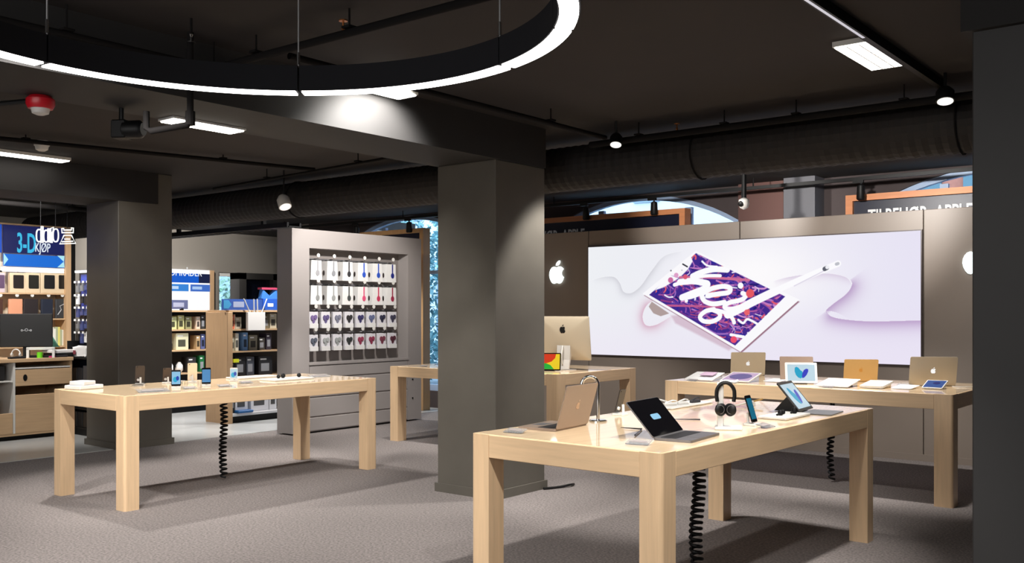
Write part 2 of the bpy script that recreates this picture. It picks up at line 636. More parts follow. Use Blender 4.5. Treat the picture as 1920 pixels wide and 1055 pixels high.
    for pts, wd in (
        ([(600, 290), (690, 250), (800, 225), (925, 228)], .09), ([(620, 300), (740, 285), (860, 285)], .05),
        ([(480, 345), (600, 335), (700, 350), (740, 365), (700, 410), (600, 450), (500, 490)], .10),
        ([(430, 370), (520, 340)], .06), ([(500, 490), (580, 490), (700, 445)], .05),
        ([(740, 470), (850, 455), (940, 440), (950, 400), (880, 385), (770, 410), (690, 460), (710, 520), (790, 550), (900, 535)], .075),
        ([(1070, 450), (1100, 470), (1060, 510), (940, 540), (900, 580), (960, 600), (1100, 560)], .07),
        ([(930, 650), (1040, 600), (1170, 530), (1400, 420)], .12),
        ([(800, 600), (720, 620), (670, 670), (700, 710), (780, 715), (850, 680), (850, 635), (790, 605)], .07),
        ([(800, 605), (900, 630), (970, 680), (990, 725)], .06),
        ([(1030, 700), (1075, 730), (1110, 695), (1150, 705), (1220, 745)], .035),
        ([(690, 150), (740, 190), (830, 200)], .03), ([(960, 840), (1080, 860)], .045),
    ):
        stroke([K(*p) for p in pts], wd * .8, w1)
    for x, y, r, c in ((1050, 378, .07, w1), (540, 520, .045, w1), (1140, 450, .10, (228, 90, 100)), (1110, 630, .07, (232, 100, 110)), (985, 885, .08, (236, 80, 110)), (530, 295, .06, (215, 90, 120))):
        stroke([K(x, y), K(x + 2, y)], r, c)
    img = keep * (1 - S_in[..., None]) + img * S_in[..., None]
    for x, y, r, c in ((392, 326, .07, (200, 110, 160)), (445, 280, .06, (222, 160, 200)), (395, 237, .02, (120, 120, 130)), (498, 233, .016, (190, 190, 200))):
        stroke([K(x, y), K(x + 2, y)], r, c)
    stroke([K(508, 176), K(550, 200)], .018, (50, 50, 60))
    # pencil
    stroke([K(1180, 520), K(1560, 345), P(1572, 494)], .07, (252, 251, 254))
    stroke([P(1490, 536), P(1545, 508)], .012, (222, 216, 232))
    stroke([P(1547, 504), P(1551, 502)], .05, (96, 98, 110))
    stroke([P(1551.5, 501), P(1552.5, 500.6)], .04, (240, 240, 245))
    stroke([P(1569, 495), P(1572, 494)], .035, (190, 192, 200))

    vx = np.linspace(0, U, nx + 1) + X0
    vz = np.linspace(0, V, ny + 1) + Z0
    A, Bz = np.meshgrid(vx, vz)
    verts = np.stack([A, np.full(A.shape, 10.588), Bz], -1).reshape(-1, 3)
    idx = np.arange((nx + 1) * (ny + 1)).reshape(ny + 1, nx + 1)
    quads = np.stack([idx[:-1, :-1], idx[:-1, 1:], idx[1:, 1:], idx[1:, :-1]], -1).reshape(-1, 4)
    me = bpy.data.meshes.new('poster_print')
    me.vertices.add(len(verts)); me.vertices.foreach_set('co', verts.ravel())
    me.loops.add(quads.size); me.loops.foreach_set('vertex_index', quads.ravel().astype(np.int32))
    me.polygons.add(len(quads))
    me.polygons.foreach_set('loop_start', np.arange(0, quads.size, 4, dtype=np.int32))
    me.update(calc_edges=True)
    c = img.reshape(-1, 3) / 255.0
    c = np.where(c <= .04045, c / 12.92, ((c + .055) / 1.055) ** 2.4)
    at = me.color_attributes.new('print', 'FLOAT_COLOR', 'CORNER')
    rgba = np.ones((len(c), 4)); rgba[:, :3] = c
    at.data.foreach_set('color', np.repeat(rgba, 4, axis=0).ravel().astype(np.float32))
    m = bpy.data.materials.new('backlit_print')
    m.use_nodes = True
    nt = m.node_tree; nt.nodes.clear()
    a = nt.nodes.new('ShaderNodeAttribute'); a.attribute_name = 'print'
    e = nt.nodes.new('ShaderNodeEmission'); e.inputs[1].default_value = 1.0
    out = nt.nodes.new('ShaderNodeOutputMaterial')
    nt.links.new(a.outputs['Color'], e.inputs[0]); nt.links.new(e.outputs[0], out.inputs[0])
    me.materials.append(m)
    root = thing('lightbox_poster', 'wide backlit poster of a tilted white tablet with purple lettering', 'poster', (0, 0, 0))
    po = bpy.data.objects.new('poster_print', me); COL.objects.link(po); po.parent = root
    obj('lightbox_frame', B().box(X0 - .012, 10.59, Z0 - .012, X0 + U + .012, 10.618, Z0 + V + .012), mat('lightbox_edge', (60, 50, 50), .4), root)


poster()

for cx, lab in ((-7.70, 'glowing white apple logo on the feature wall left of the poster'), (-2.43, 'glowing white apple logo on the feature wall right of the poster')):
    b = B()
    logo(b, .31, T(cx, 10.62, 2.08) @ RX(PI / 2), .03)
    tag(obj('apple_logo', b, LOGOL), lab, 'logo')


# ------------------------------------------------------------------ columns
def column(lab, x0, y0, x1, y1, z1, m, base=True):
    t = thing('column', lab, 'column', ((x0 + x1) / 2, (y0 + y1) / 2, 0))
    hx, hy = (x1 - x0) / 2, (y1 - y0) / 2
    obj('shaft', B().rbox(-hx, -hy, 0, hx, hy, z1, .006, 1), m, t)
    if base:
        b = B()
        for s in (-1, 1):
            b.box(-hx - .018, s * (hy + .009) - .009, 0, hx + .018, s * (hy + .009) + .009, .075)
            b.box(s * (hx + .009) - .009, -hy, 0, s * (hx + .009) + .009, hy, .075)
        obj('base_trim', b, m, t)
    return t


column('grey square column in the middle of the shop, between the display tables', -5.78, 6.18, -5.12, 6.87, 2.85, COLM)
column('grey square column behind the long table on the left', -11.05, 5.74, -10.33, 6.42, CZ, COLM)
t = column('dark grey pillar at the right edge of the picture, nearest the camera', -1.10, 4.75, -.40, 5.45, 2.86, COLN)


# ------------------------------------------------------------------ tables
def table(lab, x0, y0, x1, y1, h=.91, lw=.125, ap=.125, rz=0):
    t = thing('display_table', lab, 'table', ((x0 + x1) / 2, (y0 + y1) / 2, 0), rz)
    hx, hy = (x1 - x0) / 2, (y1 - y0) / 2
    obj('tabletop', B().rbox(-hx + .012, -hy + .012, h - .03, hx - .012, hy - .012, h, .003, 1), WTOP, t)
    for s in (-1, 1):
        a = s * (hy - .012)
        obj('apron', B().rbox(-hx + lw, a - .012 * 1, h - ap, hx - lw, a + .012, h - .002, .003, 1), WOODX, t)
        a = s * (hx - .012)
        obj('apron', B().rbox(a - .012, -hy + lw, h - ap, a + .012, hy - lw, h - .002, .003, 1), WOODY, t)
        for q in (-1, 1):
            xa, xb = sorted((s * hx, s * (hx - lw)))
            ya, yb = sorted((q * hy, q * (hy - lw)))
            b = B().box(xa, ya, 0, xb, yb, h - .0015)
            ed = [e for e in b.bm.edges if abs(e.verts[0].co.z - e.verts[1].co.z) > .5 and abs(e.verts[0].co.x - s * hx) < .001 and abs(e.verts[0].co.y - q * hy) < .001]
            bmesh.ops.bevel(b.bm, geom=ed, offset=.022, segments=4, affect='EDGES', profile=.5)
            obj('leg', b, WOODZ, t)
    return t


table('long light wood display table in the right foreground with laptops and headphones', -3.4225, 3.952, -2.2175, 6.742, rz=math.radians(-1.4))
table('long light wood display table on the left beside the column', -8.25, 3.99, -7.09, 6.69)
table('light wood display table under the lit poster with four laptops', -4.665, 8.2, -2.04, 9.62, lw=.145)
table('light wood display table behind the middle column, holding a desktop computer', -8.52, 8.25, -5.98, 9.85, lw=.145)
TH = .911


# coiled cables
def coil(lab, x, y, z0, z1, turns, r=.028, dx=0, dy=0):
    n = turns * 12
    pts = []
    for i in range(n + 1):
        f = i / n
        a = 2 * PI * turns * f
        sway = .012 * math.sin(f * 7)
        pts.append((x + dx * f + r * math.cos(a) + sway, y + dy * f + r * math.sin(a), z1 + (z0 - z1) * f))
    b = B().tube(pts, .0105, 6)
    b.tube([(x, y, z1 + .0), (x, y, z1 + .06)], .012, 6)
    return tag(obj('coiled_cable', b, BLACK, smooth=True), lab, 'cable')


coil('black coiled cable hanging under the long left table', -7.72, 5.33, .03, .72, 17)
coil('thick black coiled cable hanging under the near end of the right foreground table', -2.69, 5.12, .01, .72, 20, r=.032)
coil('thin black coiled cable under the poster table, right of the foreground table', -3.24, 8.78, .03, .72, 16, r=.024)


# ------------------------------------------------------------------ devices
def screen_petals(parent, w, h, M, bg=(196, 222, 236)):
    obj('screen', B().prism(rrect(w, h, .004), 0, .0008, M), C(bg, .15, 0, .75), parent)
    k = h
    a = [(-.34, .30), (-.25, .36), (-.14, .30), (-.03, .14), (.06, .08), (.10, -.10), (.06, -.28), (-.04, -.36), (-.18, -.30), (-.30, -.14), (-.36, .08)]
    c = [(.08, .0), (.16, .16), (.28, .24), (.40, .22), (.40, .08), (.30, -.14), (.16, -.30), (.05, -.34), (.04, -.16)]
    obj('wallpaper_petal', B().prism([(x * k, y * k) for x, y in a], .0008, .0012, M), C((28, 160, 200), .2, 0, .8), parent, 'teal petal')
    obj('wallpaper_petal', B().prism([(x * k, y * k) for x, y in c], .0010, .0014, M), C((50, 60, 190), .2, 0, .8), parent, 'blue petal')


def laptop(lab, loc, rz, w, d, ang, body, group=None, logo_m=None, screen='dark', lidlen=None):
    """hinge on local x axis at y=0, user side is -y; ang = lean of the lid behind vertical"""
    t = thing('laptop', lab, 'laptop', loc, rz, group)
    obj('base', B().prism([(x, y - d / 2) for x, y in rrect(w, d, .012)], 0, .012), body, t)
    kb = obj('keyboard', B().prism([(x, y - d * .33) for x, y in rrect(w * .84, d * .42, .004)], .0118, .0132), C((30, 30, 32), .5), t)
    for r in range(4):
        for c in range(12):
            k = obj('key', B().box(-w * .40 + c * w * .0675, -d * .155 - r * d * .095 - d * .08, .0132, -w * .40 + c * w * .0675 + w * .056, -d * .155 - r * d * .095, .0145), C((46, 46, 50), .5), kb) if False else None
    obj('trackpad', B().prism([(x, y - d * .78) for x, y in rrect(w * .34, d * .32, .004)], .0118, .0126), GREYM, t)
    L = lidlen or d
    M = T(0, 0, .012) @ RX(PI / 2 - math.radians(ang)) @ T(0, L / 2, 0)
    obj('lid', B().prism(rrect(w, L, .012), -.006, 0, M), body, t)
    sc = obj('screen', B().prism(rrect(w * .985, L * .975, .010), 0, .0012, M), BLACKG, t)
    if screen == 'button':
        obj('screen_button', B().prism([(x, y + L * .0) for x, y in rrect(w * .26, L * .15, .012)], .0012, .0022, M), C((150, 205, 238), .3, 0, .8), t, 'pale blue rounded button')
    if logo_m:
        b = B(); logo(b, L * .22, M @ T(0, 0, -.006) @ RY(PI), .0012)
        obj('logo', b, logo_m, t)
    return t


laptop('rose-grey laptop seen from behind on the near end of the foreground table', (-3.14, 4.47, TH), math.radians(-84.5), .36, .25, 16, ROSE, logo_m=C((176, 150, 130), .2, .6))
laptop('open silver laptop with black screen and pale blue button on the foreground table', (-2.54, 4.515, TH), math.radians(95), .385, .21, 42, GREYM, screen='button', lidlen=.235)
laptop('silver-gold laptop seen from behind, leftmost on the poster table', (-4.30, 9.28, TH), math.radians(214), .35, .24, 12, CHAMP, logo_m=C((245, 245, 245), .3, 0, .8))
laptop('small gold laptop seen from behind in the middle of the poster table', (-3.10, 9.15, TH), math.radians(212), .31, .21, 14, GOLD, logo_m=C((180, 130, 60), .3, .3))
laptop('large champagne laptop seen from behind at the right end of the poster table', (-2.42, 9.02, TH), math.radians(211), .40, .26, 14, CHAMP, logo_m=C((250, 250, 250), .3, 0, .9))


def slab_tablet(name, lab, cat, x0, x1, y0, dep, tilt, m, face=None, th=.008, group=None, rz=0):
    """a flat device or leaflet lying on a low slanted acrylic rest; front edge at y0"""
    w = x1 - x0
    t = thing(name, lab, cat, ((x0 + x1) / 2, y0, TH), rz, group)
    a = math.radians(tilt)
    M = T(0, 0, .004) @ RX(a) @ T(0, dep / 2, 0)
    obj('sheet' if cat in ('leaflet',) else 'body', B().prism(rrect(w, dep, .01), 0, th, M), m, t)
    hz = math.sin(a) * dep
    if hz > .02:
        obj('rest', B().prism([(.02, 0), (dep * math.cos(a) - .005, 0), (dep * math.cos(a) - .005, hz * .95)], -w * .4, w * .4, RZ(PI / 2) @ RX(PI / 2)), ACRYL, t)
    if face:
        obj('screen', B().prism(rrect(w * .9, dep * .86, .004), th, th + .001, M), C(face, .15, 0, .6), t)
    return t


t = slab_tablet('leaflet_stand', 'white printed leaflet with pale pink picture, leftmost on the poster table', 'leaflet', -4.52, -4.22, 8.33, .28, 12, WHITEP)
obj('print', B().box(-.03, .1, .06, .11, .22, .064, T(0, 0, -.032) @ RX(math.radians(12))), C((206, 176, 200), .5), t)
t = slab_tablet('tablet', 'white tablet with dark purple round picture lying beside the leftmost poster-table laptop', 'tablet', -4.16, -3.86, 8.36, .3, 13, WHITE, (196, 160, 200))
obj('wallpaper_planet', B().prism(ell(.11, .09), .0092, .0104, T(0, 0, .004) @ RX(math.radians(13)) @ T(0, .15, 0)), C((64, 40, 130), .2, 0, .7), t)
slab_tablet('leaflet_stand', 'wide white leaflet lying right of the tilted tablet on the poster table', 'leaflet', -3.22, -2.93, 8.33, .34, 8, WHITEP)
slab_tablet('keyboard', 'white flat keyboard in front of the small gold laptop', 'keyboard', -2.86, -2.66, 8.42, .30, 6, WHITE, th=.018)
slab_tablet('leaflet', 'white sheet lying between the flat keyboard and the champagne laptop', 'leaflet', -2.62, -2.45, 8.5, .28, 3, WHITEP, th=.003)
t = slab_tablet('tablet', 'small tablet with blue screen in front of the champagne laptop', 'tablet', -2.41, -2.24, 8.66, .2, 16, WHITE, (44, 92, 170))
obj('wallpaper_oval', B().prism(ell(.03, .03), .009, .0102, T(0, 0, .004) @ RX(math.radians(16)) @ T(.01, .12, 0)), C((20, 40, 120), .2, 0, .7), t)
slab_tablet('leaflet', 'thin white sheet lying left of the tilted tablet on the poster table', 'leaflet', -3.83, -3.66, 8.6, .26, 3, WHITEP, th=.003)


def tablet_up(lab, loc, rz, w, h, lean, bezel, bg=None, petals=True, inset=.02, base=None):
    t = thing('tablet', lab, 'tablet', loc, rz)
    M = T(0, 0, .01) @ RX(PI / 2 - math.radians(lean)) @ T(0, h / 2, 0)
    obj('body', B().prism(rrect(w, h, .01), -.007, 0, M), bezel, t)
    if petals:
        screen_petals(t, w - 2 * inset, h - 2 * inset, M @ T(0, 0, .0005))
    b = B()
    s = math.sin(math.radians(lean)); c_ = math.cos(math.radians(lean))
    top = (h * .62 * s, .01 + h * .62 * c_)
    b.prism([(.01, 0), (h * s + .05, 0), (h * s + .045, .006), (top[0] + .008, top[1] - .01), (.012, .012)], -w * .18, w * .18, RZ(PI / 2) @ RX(PI / 2))
    obj('stand', b, BLACK, t)
    return t, M


tw, _ = tablet_up('white tablet with teal and blue petal wallpaper propped up on the poster table', (-3.43, 8.55, TH), math.radians(28), .285, .20, 24, WHITE)
tk, _ = tablet_up('dark-framed tablet with petal wallpaper on a grey keyboard, far end of the foreground table', (-2.44, 6.17, TH + .004), math.radians(95), .30, .235, 40, BLACKG)
obj('keyboard', B().prism([(x, y - .10) for x, y in rrect(.29, .20, .008)], -.004, .002), C((128, 128, 132), .6), tk)
t = thing('tablet', 'tablet seen from behind right behind the white petal-wallpaper tablet', 'tablet', (-3.60, 8.86, TH), math.radians(30))
obj('body', B().prism(rrect(.31, .235, .01), 0, .007, T(0, 0, .006) @ RX(math.radians(76)) @ T(0, .115, 0)), C((150, 128, 112), .4), t)
obj('stand', B().box(-.1, -.02, 0, .1, .09, .008), BLACK, t)

# tablet with coloured balloons on the middle table
t = thing('tablet', 'black tablet with red, yellow and green picture beside the middle column', 'tablet', (-6.40, 8.66, TH), math.radians(30))
M = T(0, 0, .008) @ RX(math.radians(74)) @ T(0, .1, 0)
obj('body', B().prism(rrect(.27, .20, .01), -.007, 0, M), BLACKG, t)
obj('screen', B().prism(rrect(.245, .175, .003), 0, .001, M), C((232, 200, 40), .2, 0, .8), t)
obj('wallpaper_shape', B().prism([(-.12, .087), (.08, .087), (.07, .04), (.03, .0), (-.03, -.02), (-.12, -.02)], .001, .0016, M), C((206, 58, 30), .2, 0, .8), t, 'red and orange shape')
obj('wallpaper_shape', B().prism([(-.12, -.02), (-.03, -.02), (.02, -.04), (.06, -.087), (-.12, -.087)], .0012, .0018, M), C((40, 170, 60), .2, 0, .8), t, 'green shape')
obj('stand', B().box(-.06, .0, 0, .06, .10, .006).box(-.03, .045, .004, .03, .055, .12), BLACK, t)

# desktop computer seen from behind
t = thing('desktop_computer', 'silver all-in-one desktop computer seen from behind on the middle table', 'computer', (-6.37, 8.95, TH), math.radians(6))
M = T(0, 0, .115) @ RX(math.radians(90 + 7)) @ T(0, .25, 0)
b = B()
# curved back: stacked rounded slabs, thickest in the middle; the screen side faces +y
lv = []
for q in range(13):
    f = 1 - q / 12 * .9
    lv.append([(x, y, .034 * (1 - f * f) ** .9 if q else -.002) for x, y in rrect(.66 * f, .50 * f, min(.012 + .05 * (1 - f), .22 * f))])
lv.insert(0, [(x, y, -.006) for x, y in rrect(.66, .50, .012)])
nv = len(lv[0])
b._add([p for l_ in lv for p in l_], [tuple(range(nv)), tuple(range((len(lv) - 1) * nv, len(lv) * nv))] + [(j * nv + i, j * nv + (i + 1) % nv, (j + 1) * nv + (i + 1) % nv, (j + 1) * nv + i) for j in range(len(lv) - 1) for i in range(nv)], M)
obj('housing', b, CHAMP, t, smooth=True)
obj('screen', B().prism(rrect(.645, .40, .004), -.008, -.006, M @ T(0, .04, 0)), BLACKG, t)
b = B(); logo(b, .10, M @ T(0, .10, .0325), .002)
obj('logo', b, BLACK, t)
b = B().tube([(0, -.07, .28), (0, -.10, .18), (0, -.085, .08), (0, -.04, .012)], .01, 6)
b.prism([(-.11, .31), (-.03, .31), (-.10, .10), (-.13, .012), (-.15, .012), (-.12, .12)], -.085, .085, T(0, .06, 0) @ RZ(PI / 2) @ RX(PI / 2))
obj('stand_neck', b, ALU, t)
obj('stand_foot', B().prism(rrect(.19, .18, .01), 0, .008, T(0, 0, 0)), ALU, t)

t = thing('tablet', 'dark tablet lying flat at the left end of the middle table', 'tablet', (-8.02, 8.75, TH), math.radians(15))
obj('body', B().prism(rrect(.26, .19, .01), .02, .027, RX(math.radians(4))), C((40, 44, 66), .2), t)
obj('rest', B().prism(rrect(.12, .12, .01), 0, .022), WHITE, t)


# phones
def phone(lab, loc, rz, face, lean=17, w=.07, h=.14, back=None, mount=True, rollx=0, up=.02, group=None, petals=False):
    t = thing('phone', lab, 'phone', loc, rz, group)
    M = T(0, 0, up) @ RX(PI / 2 - math.radians(lean)) @ T(0, h / 2, 0)
    obj('body', B().prism(rrect(w, h, .009), -.007, 0, M), back or BLACKG, t)
    obj('screen', B().prism(rrect(w * .9, h * .78, .002), 0, .0008, M), C(face, .15, 0, .7) if face else BLACKG, t)
    if petals:
        obj('wallpaper_petal', B().prism(ell(.019, .024, 14, -.006, -.014), .0008, .0013, M), C((40, 170, 210), .2, 0, .8), t, 'teal petal')
        obj('wallpaper_petal', B().prism(ell(.013, .020, 14, .012, -.004), .0010, .0015, M), C((24, 60, 170), .2, 0, .8), t, 'dark blue petal')
    obj('camera_lens', B().cyl(.005, -.0085, -.007, 10, M @ T(w * .3, h * .43, 0)), C((20, 20, 24), .2), t)
    if mount:
        s = math.sin(math.radians(lean))
        b = B().prism(rrect(.075, .085, .01), 0, .012, T(0, .02, 0))
        b.tube([(0, .045, .01), (0, .03 + s * h * .3, up + h * .32)], .009, 8)
        obj('mount', b, WHITE, t)
        obj('mount_pin', B().cyl(.011, -.02, -.0071, 12, M @ T(.016, -h * .32, 0)), WHITE, t)
    return t


cam_rz = math.radians(58)
phone('upright phone with blue-green screen beside the headphones on the foreground table', (-2.385, 5.25, TH), math.radians(92), (30, 110, 140), 17, .075, .16)
phone('dark phone seen from behind on its mount, far side of the foreground table', (-3.33, 5.25, TH), math.radians(-88), None, 15, .075, .15, back=C((52, 46, 42), .3))
phone('phone with petal wallpaper, left one of the two blue screens on the left table', (-7.47, 4.68, TH), cam_rz, (150, 205, 240), 12, .078, .14, petals=True)
phone('phone with plain blue screen, right of the petal wallpaper phone on the left table', (-7.47, 4.98, TH), math.radians(56), (90, 150, 205), 10, .078, .145)
phone('dark phone seen from behind, nearest the paper stack on the left table', (-8.09, 4.70, TH), math.radians(-110), None, 8, .08, .155, back=C((56, 46, 42), .3))
phone('dark brown phone seen from behind, second from the paper stack on the left table', (-8.06, 4.95, TH), math.radians(-100), None, 8, .075, .125, back=C((66, 52, 44), .3))
phone('gold phone seen from behind between the blue screens on the left table', (-7.98, 5.17, TH), math.radians(-122), None, 10, .085, .165, back=C((232, 214, 190), .3, .2))
phone('white phone with pale blue screen, rightmost phone on the left table', (-7.80, 5.50, TH), math.radians(50), (190, 226, 240), 10, .07, .11, back=WHITE, petals=True)


# headphone stands
def hp_stand(lab, loc, rz, m, base_round, h=.25, hook=.1):
    t = thing('headphone_stand', lab, 'stand', loc, rz)
    if base_round:
        obj('base', B().lathe([(.055, 0), (.055, .006), (.045, .010)], 24), m, t)
    else:
        obj('base', B().rbox(-.03, -.07, 0, .12, .07, .014, .003, 1), m, t)
    r = hook / 2
    pts = [(0, 0, .008), (0, 0, h - r)] + [(r - r * math.cos(a), 0, h - r + r * math.sin(a)) for a in [PI * k / 10 for k in range(1, 11)]]
    if base_round:
        pts += [(hook, 0, h - r - .05)]
        obj('pole', B().tube(pts, .011, 10), m, t, smooth=True)
    else:
        b = B().rbox(-.018, -.012, .01, .018, .012, h, .004, 1)
        b.tube([(0, 0, h - .004), (.03, 0, h + .006), (.08, 0, h + .002), (.10, 0, h + .01)], [.012, .011, .010, .009], 8)
        obj('pole', b, m, t, smooth=True)
    return t


hp_stand('bare chrome crook-shaped stand behind the rose-grey laptop', (-3.22, 4.86, TH), math.radians(222), CHROME, True, .27, .10)
hs = hp_stand('white stand carrying black headphones on the foreground table', (-2.475, 4.985, TH), math.radians(26), WHITE, False, .262)
# headphones hanging on it
t = thing('headphones', 'black over-ear headphones hanging on the white stand', 'headphones', (-2.447, 4.975, TH), math.radians(28))
arc = []
for k in range(-8, 9):
    a = math.radians(11.5 * k)
    arc.append((.008 + .052 * math.sin(a) * (1.0 if abs(k) < 7 else .96), 0, .19 + .072 * math.cos(a)))
lo = [(.008 - .045, 0, .155)] ; hi = [(.008 + .045, 0, .155)]
obj('headband', B().tube([lo[0]] + arc + hi, .0108, 8), BLACK, t, smooth=True)
for s in (-1, 1):
    c = obj('ear_cup', B().lathe([(.022, -.016), (.035, -.010), (.037, .002), (.028, .012), (.015, .014)], 20, T(.008 + s * .025, -.006, .110) @ RZ(-s * .6) @ RX(PI / 2)), BLACK, t, smooth=True)
    obj('silver_ring', B().tube([(.022 * math.cos(a) + .008 + s * .029, -.023, .112 + .024 * math.sin(a)) for a in [2 * PI * k / 16 for k in range(16)]], .0013, 5, closed=True), GREYM, c)


# trays with earphones
def tray(lab, x0, x1, y0, y1, buds, rz=0, m=None):
    t = thing('tray', lab, 'tray', ((x0 + x1) / 2, (y0 + y1) / 2, TH), rz)
    hx, hy = (x1 - x0) / 2, (y1 - y0) / 2
    obj('plate', B().rbox(-hx, -hy, 0, hx, hy, .016, .005, 2), m or WHITE, t)
    return t


tray('white tray with black earphones in front of the dark-framed tablet', -2.53, -2.34, 5.60, 5.98, 3)
for i, (dx, dy, sz) in enumerate(((0, .0, .017), (-.02, .05, .014), (.02, .10, .02))):
    t = thing('earphone', ['small black earphone nearest the phone on the foreground tray', 'black earphone in the middle of the foreground tray', 'largest black earphone on the foreground tray, beside the tablet'][i], 'earphone', (-2.43 + dx, 5.72 + dy * 1.7, TH + .016))
    obj('bud', B().lathe([(sz * .5, 0), (sz, sz * .5), (sz, sz * 1.3), (sz * .6, sz * 1.9)], 14), BLACK, t, smooth=True)
    obj('stem', B().tube([(0, -.01, .01), (-.01, -.035, .006)], .006, 8), BLACK, t)
tray('white tray with black earphones at the far end of the left table', -7.70, -7.46, 5.72, 6.2, 3)
for i, (x, y, sz) in enumerate(((-7.60, 5.87, .019), (-7.62, 5.94, .024), (-7.60, 6.12, .021))):
    tag(obj('earphone', B().lathe([(sz * .5, 0), (sz, sz * .6), (sz * .9, sz * 1.4), (sz * .4, sz * 1.9)], 14, T(x, y, TH + .016)), BLACK, smooth=True),
        ['left black earphone on the left table tray', 'middle black earphone on the left table tray, touching the left one', 'separate black earphone on the right of the left table tray'][i], 'earphone')
tray('long white tray along the back edge of the left table', -8.16, -7.96, 5.66, 6.16, 0)
t = thing('tray', 'white tray of small silver gadgets at the back left edge of the foreground table', 'tray', (-3.30, 6.05, TH))
obj('plate', B().rbox(-.09, -.3, 0, .09, .3, .012, .004, 1), WHITE, t)
for i, (y, dx, m, lab) in enumerate(((5.88, .0, ALU, 'silver clip gadget at the left of the back tray'), (6.02, .02, WHITE, 'white clip gadget in the middle of the back tray'), (6.19, .03, C((50, 50, 54), .4), 'dark grey gadget at the right of the back tray'))):
    t = thing('gadget', lab, 'gadget', (-3.30 + dx, y, TH + .012), math.radians(60 + 10 * i))
    obj('body', B().rbox(-.05, -.014, 0, .05, .014, .02, .004, 1), m, t)
    obj('arm', B().tube([(-.04, 0, .018), (.02, 0, .035), (.05, .0, .03)], .006, 6), m, t)
tag(obj('security_cable', B().tube(spline([(-3.38, 5.72, TH + .006), (-3.40, 5.78, TH + .045), (-3.38, 5.87, TH + .05), (-3.33, 5.98, TH + .018), (-3.3, 6.1, TH + .018)], 6), .006, 6), WHITE, smooth=True), 'white cable loop standing up at the back left edge of the foreground table', 'cable')
t = thing('pointer_stick', 'slim stick with gold tip propped behind the headphones', 'stick', (-2.9, 6.3, TH))
obj('shaft', B().tube([(-.06, -.12, .008), (0, .05, .03)], .006, 8), WHITE, t)
obj('tip', B().tube([(0, .05, .03), (.03, .14, .042)], .0065, 8), GOLD, t)
obj('stand', B().cyl(.02, 0, .024, 10, T(0, .04, 0)), WHITE, t)

# pens / small dark tags and price cards
for (a, c, lab) in (((-2.92, 4.64), (-2.79, 4.655), 'thin dark stylus lying behind the black-screen laptop'), ((-2.79, 4.655), (-2.68, 4.40), 'thin dark stylus lying diagonally behind the black-screen laptop'),
                    ((-2.90, 5.20), (-2.76, 5.29), 'thin dark stylus between the laptop and the headphone stand')):
    tag(obj('stylus', B().tube([(a[0], a[1], TH + .005), (c[0], c[1], TH + .005)], [.002, .0045], 8), C((40, 38, 38), .3, .5), smooth=True), lab, 'stylus')


def card(lab, x, y, rz, w=.12, d=.07, m=None):
    t = thing('price_card', lab, 'price card', (x, y, TH), rz)
    M = RX(math.radians(14))
    obj('plate', B().prism(rrect(w, d, .004), .002, .005, T(0, 0, .008) @ M), ACRYL, t)
    obj('print', B().box(-w * .35, -.006, .0052, w * .35, .012, .0058, T(0, 0, .008) @ M), C((150, 140, 140), .6), t)
    obj('foot', B().box(-w * .4, -.004, 0, w * .4, .004, .01), ACRYL, t)


card('clear price card in front of the rose-grey laptop, at the table corner', -3.27, 4.12, math.radians(4))
card('clear price card in front of the black-screen laptop', -2.50, 4.14, math.radians(10))
card('clear price card beside the upright phone on the foreground table', -2.30, 5.2, math.radians(88))
card('clear price card left of the petal phone on the left table', -7.3, 4.36, math.radians(80), .26, .10)
card('clear price card in front of the petal phone on the left table', -7.33, 4.72, math.radians(80))
card('clear price card in front of the blue-screen phone on the left table', -7.30, 5.05, math.radians(80))
card('clear price card in front of the pale blue phone on the left table', -7.5, 5.42, math.radians(80))
card('clear price card under the first dark phone on the left table', -7.98, 4.62, math.radians(-90))
card('clear price card under the second dark phone on the left table', -7.95, 5.0, math.radians(-90))
card('clear price card at the far right end of the left table', -7.65, 6.42, math.radians(80), .22, .1)
card('clear price card before the champagne laptop on the poster table', -2.62, 8.9, 0)
card('clear price card at the left front edge of the poster table', -4.4, 8.27, 0, .1, .05)
card('clear price card in front of the purple-picture tablet', -4.0, 8.29, 0, .1, .05)
card('clear price card in front of the wide leaflet on the poster table', -3.08, 8.27, 0, .1, .05)
card('clear price card behind the table edge of the middle table, near the flat tablet', -8.1, 8.42, 0, .12, .05)

t = thing('paper_stack', 'stack of white papers at the left end of the left table', 'papers', (-8.05, 4.16, TH), math.radians(12))
obj('paper', B().rbox(-.10, -.12, 0, .10, .12, .035, .006, 1), WHITEP, t)
obj('paper', B().rbox(-.07, -.10, .035, .08, .05, .07, .006, 1, RZ(.2)), WHITEP, t)
t = thing('security_cable', 'white cable coiled beside the propped tablet on the poster table', 'cable', (-3.25, 8.95, TH))
obj('coil', B().tube([((.05 + .004 * (k % 7)) * math.cos(k * .55), (.05 + .003 * (k % 5)) * math.sin(k * .55), .006 + k * .0007) for k in range(46)], .004, 5), WHITE, t)
t = thing('security_cable', 'dark cable lying behind the tilted white tablet on the poster table', 'cable', (-3.22, 8.75, TH))
obj('coil', B().tube([((.03 + .003 * (k % 7)) * math.cos(k * .6), (.04 + .003 * (k % 5)) * math.sin(k * .6), .006 + k * .0007) for k in range(40)], .005, 5), BLACK, t)
tag(obj('charging_cable', B().tube(spline([(-2.26, 9.06, TH + .004), (-2.2, 9.0, TH + .004), (-2.12, 9.08, TH + .004), (-2.1, 9.2, TH + .004)], 6), .004, 6), WHITE, smooth=True), 'white charging cable right of the champagne laptop', 'cable')

